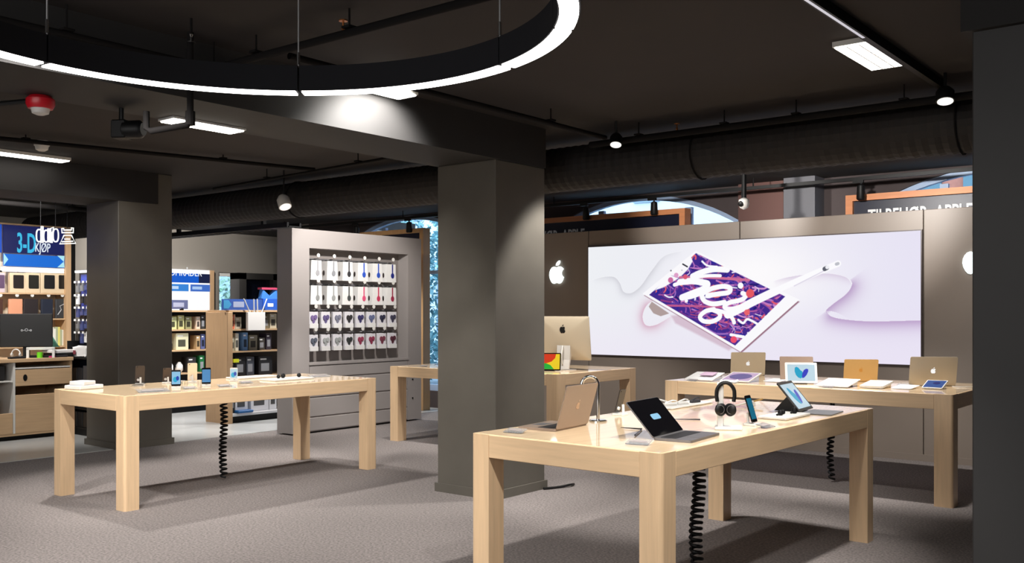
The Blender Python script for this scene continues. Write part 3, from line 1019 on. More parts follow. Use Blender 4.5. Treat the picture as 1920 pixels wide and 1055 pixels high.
# tape and cable end at the middle column's foot
tag(obj('floor_cable', B().tube(spline([(-5.08, 6.80, .012), (-5.02, 6.95, .012), (-4.98, 7.06, .02), (-5.0, 7.15, .012)], 6), .011, 6), BLACK, smooth=True), 'short black cable on the carpet by the middle column foot', 'cable')

# ------------------------------------------------------------------ grey display cabinet
t = thing('display_cabinet', 'tall grey lacquered display cabinet hung with headphone boxes', 'cabinet', (0, 0, 0))
XF, Y0, Y1, ZT = -9.8, 7.78, 10.13, 2.64
y_in0, y_in1, z_in0, z_in1 = 8.06, 9.86, .90, 2.40
b = B()
b.box(XF - .30, Y0, .02, XF, y_in0, ZT); b.box(XF - .30, y_in1, .02, XF, Y1, ZT)
b.box(XF - .30, y_in0, z_in1, XF, y_in1, ZT); b.box(XF - .30, y_in0, .02, XF - .012, y_in1, z_in0)
obj('carcass', b, CABM, t)
obj('back_panel', B().box(XF - .30, y_in0, z_in0, XF - .2, y_in1, z_in1), CABIN, t)
obj('centre_strip', B().box(XF - .2, 8.95, z_in0, XF - .19, 8.98, z_in1), CABIN, t)
ledge = obj('ledge', B().rbox(XF - .2, y_in0 - .01, z_in0 - .02, XF + .012, y_in1 + .01, z_in0 + .015, .004, 1), CABM, t)
zz = [(.72, .87), (.47, .705), (.215, .455), (.03, .20)]
for a, c in zz:
    obj('drawer', B().rbox(XF - .02, y_in0 + .01, a, XF + .002, y_in1 - .01, c, .006, 1), CABM, t)
for z in (.60, .33):
    obj('lock', B().cyl(.012, 0, .01, 10, T(XF, 9.95, z) @ RY(PI / 2)), BLACK, t)
# rails, hooks and hanging packages
rows = [
    (2.27, [(8.24 + .272 * i) for i in range(6)], .19, .255, 'headphone'),
    (1.94, [(8.24 + .272 * i) for i in range(6)], .20, .25, 'headphone'),
    (1.60, [(8.20 + .205 * i) for i in range(8)], .155, .22, 'earphone'),
    (1.30, [(8.20 + .205 * i) for i in range(8)], .155, .22, 'earphone'),
]
rcol = [
    [((150, 150, 154), 'grey'), ((136, 138, 144), 'mid grey'), ((50, 50, 54), 'black'), ((44, 84, 190), 'blue'), ((44, 80, 180), 'blue'), ((30, 40, 120), 'navy')],
    [((140, 142, 142), 'grey'), ((150, 152, 152), 'light grey'), ((70, 74, 74), 'dark grey'), ((214, 80, 120), 'pink'), ((190, 56, 90), 'red'), ((150, 40, 70), 'dark red')],
    [((120, 100, 150), 'lilac'), ((96, 84, 130), 'violet'), ((120, 122, 140), 'grey'), ((50, 48, 50), 'black'), ((60, 56, 100), 'dark violet'), ((96, 104, 140), 'blue-grey'), ((50, 50, 72), 'dark'), ((66, 64, 84), 'dark')],
    [((90, 96, 110), 'dark grey'), ((160, 164, 164), 'pale grey'), ((150, 154, 154), 'pale grey'), ((50, 54, 54), 'black'), ((146, 60, 84), 'dark red'), ((140, 56, 80), 'dark red'), ((120, 60, 76), 'maroon'), ((84, 44, 56), 'dark maroon')],
]
ordn = ['leftmost', 'second from the left', 'third from the left', 'fourth from the left', 'fifth from the left', 'sixth from the left', 'seventh from the left', 'rightmost']
rown = ['top row', 'second row', 'third row', 'bottom row']
for ri, (z, ys, pw, ph, kind) in enumerate(rows):
    obj('rail', B().box(XF - .198, y_in0 + .02, z - .012, XF - .178, ys[-1] + .12, z + .012), GREYM, t)
    hk0 = None
    for i, y in enumerate(ys):
        if hk0 is None:
            hk0 = obj('hook', B().tube([(0, 0, 0), (.14, 0, .004), (.15, 0, .02)], .004, 6), CHROME, t)
            tg = obj('price_tag', B().lathe([(.012, 0), (.026, 0), (.026, .004), (.012, .004)], 16, T(.152, 0, .045) @ RY(PI / 2)), WHITE, hk0)
            td = obj('tag_dot', B().cyl(.012, 0, .003, 10, T(.152, 0, .045) @ RY(PI / 2)), C((60, 58, 58), .5), hk0) if False else None
            hk = hk0
        else:
            hk = tree_copy(hk0, t)
        hk.location = (XF - .19, y, z)
        place = ordn[i] if i < len(ys) - 1 else 'rightmost'
        rgb, cn = rcol[ri][i]
        if kind == 'headphone':
            lab = 'white box with %s headphone, %s, cabinet %s' % (cn, place, rown[ri])
            p = thing('headphone_box', lab, 'box', (XF - .125, y - .01, z - .02 - ph), 0, 'headphone boxes in the grey cabinet')
            obj('carton', B().prism([(-pw / 2, 0), (pw / 2, 0), (pw / 2 - .012, ph), (-pw / 2 + .012, ph)], -.06, .06, T(0, 0, 0) @ RZ(PI / 2) @ RX(PI / 2)), WHITEP, p)
            obj('hang_tab', B().box(-.01, -pw * .38, ph - .01, .035, pw * .1, ph + .012), BLACK, p)
            Mx = T(.061, .02, 0) @ RZ(PI / 2) @ RX(PI / 2)
            b = B().prism(ell(.03, .038, 16, 0, ph * .36), 0, .006, Mx)
            b.prism([(-.009, ph * .45), (.009, ph * .45), (.010, ph * .99), (-.010, ph * .99)], 0, .004, Mx)
            obj('headphone_print', b, C(rgb, .5), p)
            obj('side_print', B().prism(ell(.018, .036, 12, 0, ph * .38), 0, .002, T(0, -pw / 2 - .001, 0) @ RX(PI / 2)), C((52, 44, 42), .6), p)
        else:
            lab = 'clear pack with %s earphones, %s, cabinet %s' % (cn, place, rown[ri])
            p = thing('earphone_pack', lab, 'pack', (XF - .10, y - .005, z - .02 - ph), 0, 'earphone packs in the grey cabinet')
            obj('card', B().rbox(-.02, -pw / 2, 0, .02, pw / 2, ph * .98, .004, 1), C((214, 212, 218), .5), p)
            obj('base_block', B().box(.02, -pw / 2 + .004, 0, .03, pw / 2 - .004, ph * .26), WHITEP, p)
            Mx = T(.021, 0, 0) @ RZ(PI / 2) @ RX(PI / 2)
            b = B().prism(ell(.026, .034, 12, -.024, ph * .62), 0, .012, Mx)
            b.prism(ell(.026, .030, 12, .028, ph * .66), 0, .012, Mx)
            b.prism([(-.02, ph * .34), (.0, ph * .28), (.02, ph * .36), (.03, ph * .6), (-.03, ph * .6)], 0, .004, Mx)
            obj('earphone_pair', b, C(rgb, .5), p)

# ------------------------------------------------------------------ hanging timber portals with signs behind the feature wall
for i, (x0, x1, full) in enumerate(((-13.55, -10.62, True), (-8.9, -5.97, False), (-3.9, -.97, False))):
    lab = ['timber-framed sign portal in front of the left arched window', 'timber-framed navy sign above the left half of the feature wall', 'timber-framed navy sign above the right half of the feature wall'][i]
    t = thing('sign_frame', lab, 'sign', ((x0 + x1) / 2, 11.1, 0))
    hw = (x1 - x0) / 2
    wm = POSTWOOD if full else SIGNWOOD
    obj('top_rail', B().box(-hw, -.08, 2.84, hw, .08, 2.91), wm, t)
    zb = 0.01 if full else 0.01
    for s in (-1, 1):
        obj('post', B().box(s * (hw - .04) - .04, -.08, zb, s * (hw - .04) + .04, .08, 2.84), wm, t)
    obj('sign_board', B().box(-hw + .08, -.03, 2.45, hw - .08, .0, 2.84), C((18, 22, 44), .4), t)
    if not full:
        text('lettering', 'TILBEHØR  APPLE', .215, C((235, 235, 235), .5), t, T(-hw + .24, -.035, 2.585) @ RX(PI / 2), .003, sx=.66, offset=.004)

# track with small black spotlights in front of the windows
t = thing('light_track', 'long black lighting track in front of the arched windows', 'light track', (-6.5, 10.95, 3.08))
obj('rail', B().box(-8, -.02, -.02, 6.2, .02, .02), BLACK, t)
for x in (-14.0, -11.0, -8.0, -5.0, -2.0):
    obj('hanger', B().tube([(x + 6.5, 0, .02), (x + 6.5, 0, CZ - 3.08)], .008, 6), BLACK, t)


def can_light(lab, x, y, z, ln=.16, r=.05, tilt=0, rz=0):
    s = thing('track_spotlight', lab, 'spotlight', (x, y, z), rz, 'black track spotlights in front of the windows')
    obj('stem', B().tube([(0, 0, 0), (0, 0, -.06)], .012, 6).box(-.09, -.018, -.03, .03, .018, 0), BLACK, s)
    obj('can', B().lathe([(r * .8, -.06 - ln), (r, -.06 - ln * .9), (r * .85, -.06), (r * .3, -.045)], 16, RX(tilt)), BLACK, s, smooth=True)
    return s


for x, lab in ((-8.33, 'black track spotlight before the middle arched window, closest to the middle column'), (-7.45, 'black track spotlight before the crown of the middle arched window, left one'),
               (-6.38, 'black track spotlight before the middle arched window, above the sign corner'), (-3.70, 'black track spotlight at the left of the right arched window'),
               (-12.1, 'black track spotlight before the left arched window, above the grey cabinet'), (-10.86, 'black track spotlight before the left arched window, beside the sign post')):
    can_light(lab, x, 10.95, 3.06)

# dome camera on a drop rod
t = thing('security_camera', 'white dome security camera hanging on a black rod above the poster', 'camera', (-4.77, 10.2, CZ))
obj('rod', B().tube([(0, 0, 0), (0, 0, -.34)], .028, 10), BLACK, t)
obj('dome', B().lathe([(.01, -.46), (.045, -.44), (.062, -.40), (.058, -.35), (.03, -.33)], 20), WHITE, t, smooth=True)
obj('lens', B().lathe([(.01, -.055), (.03, -.045), (.034, -.01)], 16, T(-.012, -.055, -.40) @ RX(math.radians(-70)) @ T(0, 0, .03)), BLACK, t, smooth=True)

# ------------------------------------------------------------------ ceiling services
# spiral duct
b = B()
pr = []
L = 17.0
n = int(L / .045)
for i in range(n + 1):
    zz_ = L * i / n
    pr.append((.206 + (.007 if i % 2 == 0 else 0), zz_))
b.lathe(pr, 24, T(-16.2, 7.5, 2.935) @ RY(PI / 2))
dct = thing('air_duct', 'long dark round ribbed air duct crossing the shop below the ceiling', 'duct', (0, 0, 0))
obj('duct_tube', b, DUCTM, dct)
for x in (-13, -9.3, -6.6, -3.9, -1.8):
    obj('strap', B().tube([(x, 7.5 + .218 * math.cos(a), 2.935 + .218 * math.sin(a)) for a in [2 * PI * k / 20 for k in range(20)]], .008, 5, closed=True), PIPE, dct)


def pipe(lab, pts, r, brackets=(), m=None):
    t = thing('ceiling_pipe', lab, 'pipe', (0, 0, 0))
    obj('pipe_run', B().tube(pts, r, 10), m or PIPE, t, smooth=True)
    for (x, y, z) in brackets:
        obj('bracket', B().tube([(x, y, z + r), (x, y, CZ)], .006, 5).box(x - .03, y - .03, z + r, x + .03, y + .03, z + r + .012), PIPE, t)
    return t


pipe('thick dark pipe running in front of the round duct', [(-4.8, 7.12, 3.06), (-1.2, 7.12, 3.06)], .028, ((-4.3, 7.12, 3.06), (-3.5, 7.12, 3.06), (-2.9, 7.12, 3.06), (-2.1, 7.12, 3.06)))
pipe('dark pipe running from beside the middle column beam towards the duct', [(-4.56, 3.6, 3.08), (-4.56, 7.0, 3.08)], .02, ((-4.56, 4.5, 3.08), (-4.56, 6.2, 3.08)))
pipe('dark sprinkler pipe crossing inside the ring light', [(-5.08, 3.47, 3.07), (-2.2, 3.5, 3.07)], .022, ((-4.7, 3.47, 3.07), (-3.9, 3.48, 3.07)))
pipe('dark pipe along the beam seen through the ring light', [(-5.02, 0.6, 3.04), (-5.02, 3.7, 3.04)], .018, ((-5.02, 2.5, 3.04), (-5.02, 3.4, 3.04)))
pipe('dark ceiling pipe left of the middle column', [(-6.4, 2.0, 3.1), (-6.4, 7.1, 3.1)], .018, ((-6.4, 5.5, 3.1),))
pipe('dark cable conduit above the left table', [(-9.3, 2.8, 3.14), (-8.3, 6.9, 3.14)], .02, ((-9.0, 4.1, 3.14), (-8.55, 5.9, 3.14)))
pipe('thin cable conduit crossing between the two column beams', [(-10.2, 6.9, 3.08), (-5.9, 6.5, 3.08)], .014, ((-9.0, 6.79, 3.08), (-7.3, 6.63, 3.08)))
pipe('dark pipe above the checkout counter', [(-12.3, 2.5, 2.92), (-12.3, 7.1, 2.92)], .03, ((-12.3, 4.6, 2.92), (-12.3, 6.2, 2.92)))
# cable tray below the duct left
ct = thing('cable_tray', 'black cable tray hanging below the duct at the left', 'cable tray', (0, 0, 0))
b = B().box(-13.2, 7.78, 2.66, -9.9, 7.81, 2.72).box(-13.2, 7.98, 2.66, -9.9, 8.01, 2.72)
for k in range(28):
    b.box(-13.15 + k * .12, 7.8, 2.66, -13.12 + k * .12, 7.99, 2.675)
obj('ladder', b, BLACK, ct)
obj('bracket', B().box(-10.6, 7.9, 2.72, -10.55, 7.95, CZ - .003), BLACK, ct)
obj('bracket', B().box(-12.6, 7.9, 2.72, -12.55, 7.95, CZ - .003), BLACK, ct)

# sprinkler heads
BRASS = mat('brass', (190, 120, 70), .3, metal=.9)


def sprinkler(lab, x, y, z, m, up=True):
    t = thing('sprinkler', lab, 'sprinkler', (x, y, z))
    s = 1 if up else -1
    obj('body', B().lathe([(.006, 0), (.012, s * .01), (.006, s * .025), (.006, s * .05)] if up else [(.006, s * .05), (.006, s * .025), (.012, s * .01), (.006, 0)], 10), m, t)
    obj('deflector', B().cyl(.024, s * .05, s * .056, 12) if up else B().cyl(.024, s * .056, s * .05, 12), m, t)
    if not up:
        obj('drop', B().tube([(0, 0, 0), (0, 0, CZ - z)], .008, 6), PIPE, t)


sprinkler('brass sprinkler head above the pipe inside the ring light', -3.95, 3.48, 3.09, BRASS)
sprinkler('brass sprinkler head above the pipe in front of the duct', -3.93, 7.12, 3.088, BRASS)
sprinkler('small steel sprinkler head by the beam inside the ring light', -4.72, 3.05, 3.12, CHROME, False)

# lighting track near the right panel
t = thing('light_track', 'black lighting track with bright lower edge beside the right ceiling panel', 'light track', (-1.86, 5.7, CZ - .05))
obj('rail', B().box(-.02, -2.6, -.01, .02, 1.5, .05), BLACK, t)
obj('lit_edge_strip', B().box(-.008, -1.3, -.012, .008, -.15, -.010), C((225, 222, 230), .3, 0, .7), t)  # light along the rail's edge, put in as a glowing strip


# ceiling panels
def panel(lab, x0, y0, x1, y1, z=3.165, top=3.2):
    t = thing('ceiling_light', lab, 'ceiling light', ((x0 + x1) / 2, (y0 + y1) / 2, z))
    hx, hy = (x1 - x0) / 2, (y1 - y0) / 2
    obj('housing', B().box(-hx - .012, -hy - .012, .004, hx + .012, hy + .012, top - z), WHITE, t)
    obj('diffuser', B().box(-hx, -hy, -.004, hx, hy, .004), PANELL, t)
    b = B()
    for k in range(1, 3):
        x = -hx + 2 * hx * k / 3
        b.box(x - .004, -hy, -.007, x + .004, hy, -.004)
    for k in range(1, 12):
        y = -hy + 2 * hy * k / 12
        b.box(-hx, y - .002, -.006, hx, y + .002, -.004)
    obj('louvre', b, C((235, 232, 225), .3), t)


panel('rectangular ceiling light panel near the right pillar', -2.10, 5.75, -1.88, 6.42)
panel('rectangular light panel under the soffit of the middle beam', -5.80, 3.52, -5.64, 4.06, 2.832, 2.85)
panel('rectangular ceiling light panel at the left edge by the far beam', -10.16, 3.7, -9.98, 5.0)
panel('rectangular ceiling light panel beside the middle beam, under the ring', -5.06, 4.25, -4.88, 4.99, 3.135)

# ring light
RC, RZc, RO, RI = (-3.012, 2.115), 2.66, 1.275, 1.205
t = thing('ring_light', 'large round suspended ring light with glowing lower face', 'ceiling light', (RC[0], RC[1], RZc))
joint0 = math.atan2(4.6 - RC[1], -3.6 - RC[0])
nseg = 8


def ringseg(b, a0, a1, r0, r1, z0, z1, n=44):
    P0, P1 = [], []
    for i in range(n + 1):
        a = a0 + (a1 - a0) * i / n
        P0.append((r0 * math.cos(a), r0 * math.sin(a))); P1.append((r1 * math.cos(a), r1 * math.sin(a)))
    for i in range(n):
        b.prism([P0[i], P0[i + 1], P1[i + 1], P1[i]], z0, z1)


RDK = mat('ring_housing', (34, 34, 37), .9, spec=.1)
# joints measured at three places along the far side of the ring
def ang_of(px, py):
    u = (px - 960) / 1800; w_ = (585 - py) / 1800
    s_ = (RZc - EYE) / w_
    return math.atan2((.781 + .6245 * u) * s_ - RC[1], (-.6245 + .781 * u) * s_ - RC[0])


js = sorted([ang_of(80, 120) % (2 * PI), ang_of(567, 173) % (2 * PI), ang_of(970, 128) % (2 * PI)])
stp = (js[2] - js[0]) / 2
angs = [js[0] + stp * k for k in range(int(round(2 * PI / stp)))]
for k, a0 in enumerate(angs):
    a1 = angs[k + 1] if k + 1 < len(angs) else angs[0] + 2 * PI
    b = B(); ringseg(b, a0 + .004, a1 - .004, RI - .006, RO + .006, .002, .125)
    obj('housing', b, RDK, t)
    b = B(); ringseg(b, a0 + .013, a1 - .013, RI, RO, -.006, .002)
    obj('diffuser', b, LEDW, t)
    rm = (RO + RI) / 2
    x, y = RI * math.cos(a0), RI * math.sin(a0)
    h = CZ - RZc - .003
    w1_ = obj('suspension_wire', B().tube([(x, y, .125), (x, y, h)], .0038, 6), C((150, 150, 152), .5), t)
    obj('wire_grip', B().cyl(.008, .13, .19, 8, T(x, y, 0)), CHROME, w1_)

# red fire alarm, smoke detector, projector, elbow pipe, spots
t = thing('fire_alarm', 'red and white fire alarm beacon on the ceiling at the left', 'alarm', (-5.74, 2.70, 2.82))
obj('housing', B().lathe([(.068, -.045), (.08, -.02), (.08, .01), (.06, .03)], 20), C((200, 24, 40), .35), t, smooth=True)
obj('beacon', B().lathe([(.022, -.082), (.046, -.072), (.054, -.045)], 18), WHITE, t, smooth=True)
obj('arm', B().tube([(-.05, -.05, .0), (-.3, -.25, -.03), (-.36, -.3, -.04)], .015, 8), BLACK, t)
t = thing('smoke_detector', 'white round smoke detector above the left table', 'smoke detector', (-9.22, 4.35, CZ))
obj('mounting', B().cyl(.07, -.045, 0, 20), WHITE, t)
obj('sensor', B().lathe([(.03, -.095), (.055, -.08), (.062, -.045)], 20), WHITE, t, smooth=True)
t = thing('projector', 'black ceiling projector with round lens housing, left of the hanging elbow pipe', 'projector', (-5.62, 3.19, 2.70), math.radians(30))
obj('body', B().rbox(-.10, -.04, -.045, .0, .065, .07, .008, 1), BLACK, t)
obj('lens_housing', B().lathe([(.044, -.01), (.056, .0), (.056, .10), (.04, .12)], 20, T(-.02, .0, .01) @ RY(PI / 2)), BLACK, t, smooth=True)
obj('bracket', B().tube([(-.06, .02, .06), (-.06, .02, .15)], .015, 8), BLACK, t)
t = thing('ceiling_pipe', 'black U-shaped elbow pipe hanging from the ceiling beside the projector', 'pipe', (0, 0, 0))
obj('pipe_run', B().tube([(-4.96, 3.2, CZ), (-4.96, 3.2, 2.68), (-4.97, 3.19, 2.66), (-5.14, 3.055, 2.625), (-5.16, 3.04, 2.64), (-5.16, 3.04, 2.74)], .019, 10), PIPE, t, smooth=True)
obj('collar', B().cyl(.028, 2.66, 2.74, 12, T(-4.96, 3.2, 0)), PIPE, t)


def spot_fix(lab, x, y, z, aim, r=.055, ln=.12, body=None, em=None):
    t = thing('ceiling_spotlight', lab, 'spotlight', (x, y, z))
    q = (Vector(aim)).to_track_quat('-Z', 'Y').to_matrix().to_4x4()
    obj('can', B().lathe([(r, -ln * .5), (r, ln * .2), (r * .6, ln * .5)], 18, q), body or BLACK, t, smooth=True)
    obj('lens', B().cyl(r * .86, -ln * .5 - .003, -ln * .5, 18, q), em or SPOTL, t)
    obj('stem', B().tube([(0, 0, ln * .3), (0, 0, CZ - z)], .01, 6), BLACK, t)


spot_fix('white lit spotlight hanging in front of the duct left of the grey cabinet', -8.94, 6.98, 2.84, (.5, -.1, -.85), .075, .15, C((235, 232, 228), .4))
spot_fix('small lit ceiling spotlight in front of the duct right of the middle column', -4.42, 6.95, 3.04, (.15, -.35, -.9), .055, .1)
spot_fix('small lit ceiling spotlight in front of the duct near the right pillar', -1.78, 6.95, 3.05, (.1, -.3, -.95), .06, .1)

# ------------------------------------------------------------------ left side of the shop
# checkout counter
ct = thing('checkout_counter', 'light wood checkout counter with drawers at the left edge', 'counter', (-12.05, 0, 0))
cy0, cy1, cym = 4.2, 6.07, 5.35
obj('worktop', B().rbox(-.75, cy0, .955, .02, cy1 + .01, 1.0, .004, 1), OAK, ct)
b = B().box(-.72, cy0, .08, -.05, cy0 + .03, .955).box(-.72, cy1 - .03, .08, 0, cy1, .955).box(-.72, cy0, .08, -.66, cy1, .955).box(-.72, cy0, .06, 0, cy1, .09)
obj('carcass', b, OAK, ct)
obj('plinth', B().box(-.68, cy0 + .03, 0, -.06, cy1 - .03, .07), BLACK, ct)
obj('divider', B().box(-.6, cym - .012, .09, .004, cym + .012, .955), WHITE, ct)
dr = obj('drawer', B().rbox(-.03, cym + .016, .665, .005, cy1 - .004, .865, .003, 1), OAK, ct)
obj('handle_hole', B().prism(ell(.026, .042, 14), 0, .002, T(.0055, cym + .13, .765) @ RZ(PI / 2) @ RX(PI / 2)), BLACK, dr)
obj('shelf', B().box(-.5, cym + .01, .875, .008, cy1 - .03, .89), WHITE, ct)
obj('shelf', B().box(-.5, cy0, .72, .006, cym - .02, .735), WHITE, ct)
obj('door', B().rbox(-.03, cym + .016, .09, .005, cy1 - .004, .555, .003, 1), OAK, ct)
obj('door', B().rbox(-.03, cy0, .09, .005, cym - .016, .34, .003, 1), OAK, ct)
for k, (y, z, c) in enumerate(((4.9, .37, (40, 40, 44)), (5.1, .37, (120, 120, 122)), (5.22, .76, (50, 50, 52)))):
    tag(obj('storage_box', B().rbox(-12.4, y - .07, z - .015 if z < .5 else .737, -12.15, y + .07, z + .16, .01, 1), C(c, .5)),
        ['black box on the lower open shelf of the checkout counter', 'grey box on the lower open shelf of the checkout counter', 'dark box on the upper open shelf of the checkout counter'][k], 'box')
CT = 1.0
# monitor seen from behind
t = thing('monitor', 'black flat monitor on the checkout counter seen from behind', 'monitor', (-12.36, 5.64, CT), math.radians(60))
obj('housing', B().rbox(-.30, -.02, .13, .30, .02, .55, .008, 1), C((6, 6, 7), .5), t)
obj('neck', B().box(-.04, 0, .01, .04, .03, .25), BLACK, t)
obj('foot', B().rbox(-.13, -.09, 0, .13, .1, .014, .004, 1), BLACK, t)
text('maker_mark', 'o-O-o', .05, C((170, 172, 176), .4), t, T(0, -.0205, .33) @ RX(PI / 2), .001, align='CENTER')
t = thing('headset', 'white headset lying on the checkout counter left of the stand', 'headset', (-12.18, 5.43, CT + .01), math.radians(40))
obj('band', B().tube([(.05 * math.cos(a), 0, .05 + .05 * math.sin(a)) for a in [PI * k / 10 for k in range(11)]], .008, 8), WHITE, t)
obj('ear_pad', B().lathe([(.02, -.01), (.028, 0), (.02, .01)], 14, T(-.05, 0, .035) @ RY(PI / 2)), WHITE, t)
obj('ear_pad', B().lathe([(.02, -.01), (.028, 0), (.02, .01)], 14, T(.05, 0, .035) @ RY(PI / 2)), WHITE, t)
t = thing('card_terminal_stand', 'white arched stand on the checkout counter in front of the monitor', 'stand', (-12.15, 5.72, CT), math.radians(60))
obj('arch', B().box(-.16, -.04, .0, -.13, .05, .12).box(.13, -.04, 0, .16, .05, .12).box(-.16, -.04, .10, .16, .05, .13), WHITE, t)
obj('tray', B().box(-.12, -.04, .0, .12, .05, .03), BLACK, t)
tag(obj('tape_roll', B().lathe([(.016, 0), (.034, 0), (.034, .07), (.016, .07)], 16, T(-12.09, 5.68, CT)), C((110, 210, 30), .5)), 'bright green cylinder standing on the checkout counter', 'cup')
tag(obj('eraser', B().rbox(-12.12, 5.78, CT, -12.05, 5.86, CT + .02, .004, 1), C((200, 40, 110), .5)), 'small magenta block lying on the counter right of the green cylinder', 'block')
t = thing('paper_cone', 'green and white paper cone at the right end of the checkout counter', 'decoration', (-12.45, 6.0, CT + .12))
obj('cone', B().lathe([(.10, .0), (.08, .02), (.005, .15)], 6), C((120, 190, 160), .6), t)
obj('stem', B().cyl(.02, -.12, .02, 10), C((140, 160, 140), .6), t)
t = thing('paper_stack', 'white papers stacked on black trays at the right end of the counter', 'papers', (-12.25, 5.98, CT), math.radians(8))
obj('tray', B().rbox(-.15, -.1, 0, .15, .12, .05, .006, 1), BLACK, t)
obj('paper', B().rbox(-.14, -.12, .05, .14, .18, .09, .006, 1), WHITEP, t)
t = thing('till', 'black till drawer unit left of the monitor on the counter', 'till', (-12.35, 4.85, CT), math.radians(80))
obj('body', B().rbox(-.17, -.13, 0, .17, .13, .10, .01, 1), BLACK, t)
obj('printer', B().rbox(-.05, -.08, .10, .12, .1, .2, .012, 1), C((50, 50, 54), .4), t)
t = thing('helmet_display', 'black and white round gadget at the left edge of the counter', 'gadget', (-12.4, 5.2, CT + .2))
obj('shell', B().lathe([(.05, 0), (.09, .04), (.09, .09), (.05, .14), (.01, .155)], 16), C((220, 222, 226), .4), t, smooth=True)
obj('visor', B().lathe([(.05, .0), (.093, .04), (.094, .06)], 16), BLACK, t, smooth=True)
obj('stem', B().cyl(.03, -.2, .01, 10), BLACK, t)
for k, (y, c, n) in enumerate(((5.40, (30, 30, 32), 'black keyboard on the checkout counter below the monitor'), (5.92, (38, 36, 40), 'black flat device on the counter before the paper stack'))):
    tag(obj('keyboard' if k == 0 else 'scanner', B().rbox(-12.12, y - .1, CT, -12.06, y + .1, CT + .025, .006, 1), C(c, .4)), n, 'keyboard' if k == 0 else 'scanner')

# accessory wall behind the counter
AX = -13.2
aw = thing('accessory_wall', 'light wood accessory wall with a blue 3-D sign behind the counter', 'shelving', (AX, 0, 0))
ay0, ay1 = 4.1, 6.62
ztop = on_x(60, 424, AX)[1]
obj('back_board', B().box(-.35, ay0, 0, -.28, ay1, ztop), mat('light_board', (222, 206, 182), .6), aw)
obj('side_post', B().box(-.3, ay1 - .07, 0, .03, ay1, ztop + .01), OAKZ, aw)
obj('side_edge', B().box(-.3, ay1, 0, .03, ay1 + .06, ztop + .01), BLACK, aw)
obj('top_board', B().box(-.3, ay0, ztop, .03, ay1, ztop + .02), OAK, aw)
zs1 = on_x(60, 476, AX)[1]; zs2 = on_x(60, 500, AX)[1]; zs3 = on_x(60, 506, AX)[1]
ysep = on_x(5, 450, AX)[0]
NAVY = C((22, 30, 86), .4, 0, .9)
SIGB = C((24, 104, 204), .4, 0, .95)
sg = obj('sign_panel', B().box(-.02, ay0, zs1, 0, ysep - .012, ztop - .004), C((28, 80, 190), .4, 0, .9), aw)
sg = obj('sign_panel', B().box(-.02, ysep + .012, zs1, 0, ay1 - .08, ztop - .004), NAVY, aw)
obj('sign_strip', B().box(-.02, ysep + .012, zs2 + .0, 0, ay1 - .08, zs1 - .012), SIGB, aw)
zc = (zs1 + zs2) / 2
hz = (zs1 - zs2) / 2 - .006
CY = C((170, 226, 240), .4, 0, .9)
ar = B()
Mx = T(.001, 0, 0) @ RZ(PI / 2) @ RX(PI / 2)
ar.prism([(ysep + .012, zc - hz), (ysep + .07, zc), (ysep + .012, zc + hz)], 0, .004, Mx)
ar.prism([(ay1 - .08, zc + hz), (ay1 - .18, zc + hz), (ay1 - .09, zc)], 0, .004, Mx)
ar.prism([(ay1 - .08, zc - hz), (ay1 - .09, zc), (ay1 - .18, zc - hz)], 0, .004, Mx)
obj('arrow', ar, CY, aw)
obj('light_strip', B().box(-.05, ysep, zs3 - .03, -.01, ay1 - .08, zs2 - .01), C((255, 250, 245), .5, 0, 1.6), aw)
ya, za_ = on_x(31, 472, AX)
text('lettering', '3-D', .37, C((60, 190, 235), .4, 0, .8), aw, T(.004, ya, za_) @ RZ(PI / 2) @ RX(PI / 2), .004, sx=.44, offset=.006)
ya, za_ = on_x(65, 471.5, AX)
text('lettering', 'KJØP', .175, C((225, 235, 245), .4, 0, .9), aw, T(.004, ya, za_) @ RZ(PI / 2) @ RX(PI / 2), .004, sx=.54)
shz = [on_x(60, 549, AX)[1], on_x(60, 597, AX)[1]]
for z in shz:
    obj('shelf', B().box(-.28, ay0, z - .018, -.0, ay1 - .07, z), OAK, aw)
for z in (shz[1] - .38, shz[1] - .76):
    obj('shelf', B().box(-.28, ay0, z - .018, -.0, ay1 - .07, z), OAK, aw)
row1 = [((0, 9), (90, 70, 96), 'purple-grey'), ((27, 47), (34, 30, 28), 'black'), ((56, 75), (34, 34, 30), 'black'), ((85, 105), (28, 28, 30), 'black'), ((113, 129), (30, 26, 24), 'black')]
for i, ((a, c), rgb, cn) in enumerate(row1):
    y0_, z1_ = on_x(a - 7, 508, AX); y1_, z0_ = on_x(c + 3, 546, AX)
    t = thing('case_package', 'package with %s window, %s in top row behind the counter' % (cn, ordn[i] if i < 4 else 'rightmost'), 'package', (AX - .06, (y0_ + y1_) / 2, shz[0]), 0, 'packages behind the counter')
    h = z1_ - shz[0]
    w2 = (y1_ - y0_) / 2 - .004
    obj('carton', B().rbox(-.03, -w2, 0, .03, w2, h - .02, .004, 1), C((206, 186, 156) if i else (190, 174, 182), .6), t)
    b_ = B().prism(rrect(w2 * 1.35, h * .62, .012), 0, .006, T(.031, .01, h * .52) @ RZ(PI / 2) @ RX(PI / 2))
    obj('window', b_, C(rgb, .4), t)
    obj('hook_tag', B().prism(ell(.022, .012, 12), 0, .004, T(.04, 0, h + .0) @ RZ(PI / 2) @ RX(PI / 2)), BLACK, t)
row2 = [((-6, 9), (70, 42, 34), 'dark brown'), ((19, 46), (214, 150, 118), 'tan'), ((47, 75), (40, 34, 36), 'black'), ((80, 103), (32, 38, 54), 'navy'), ((107, 128), (50, 52, 56), 'patterned dark grey')]
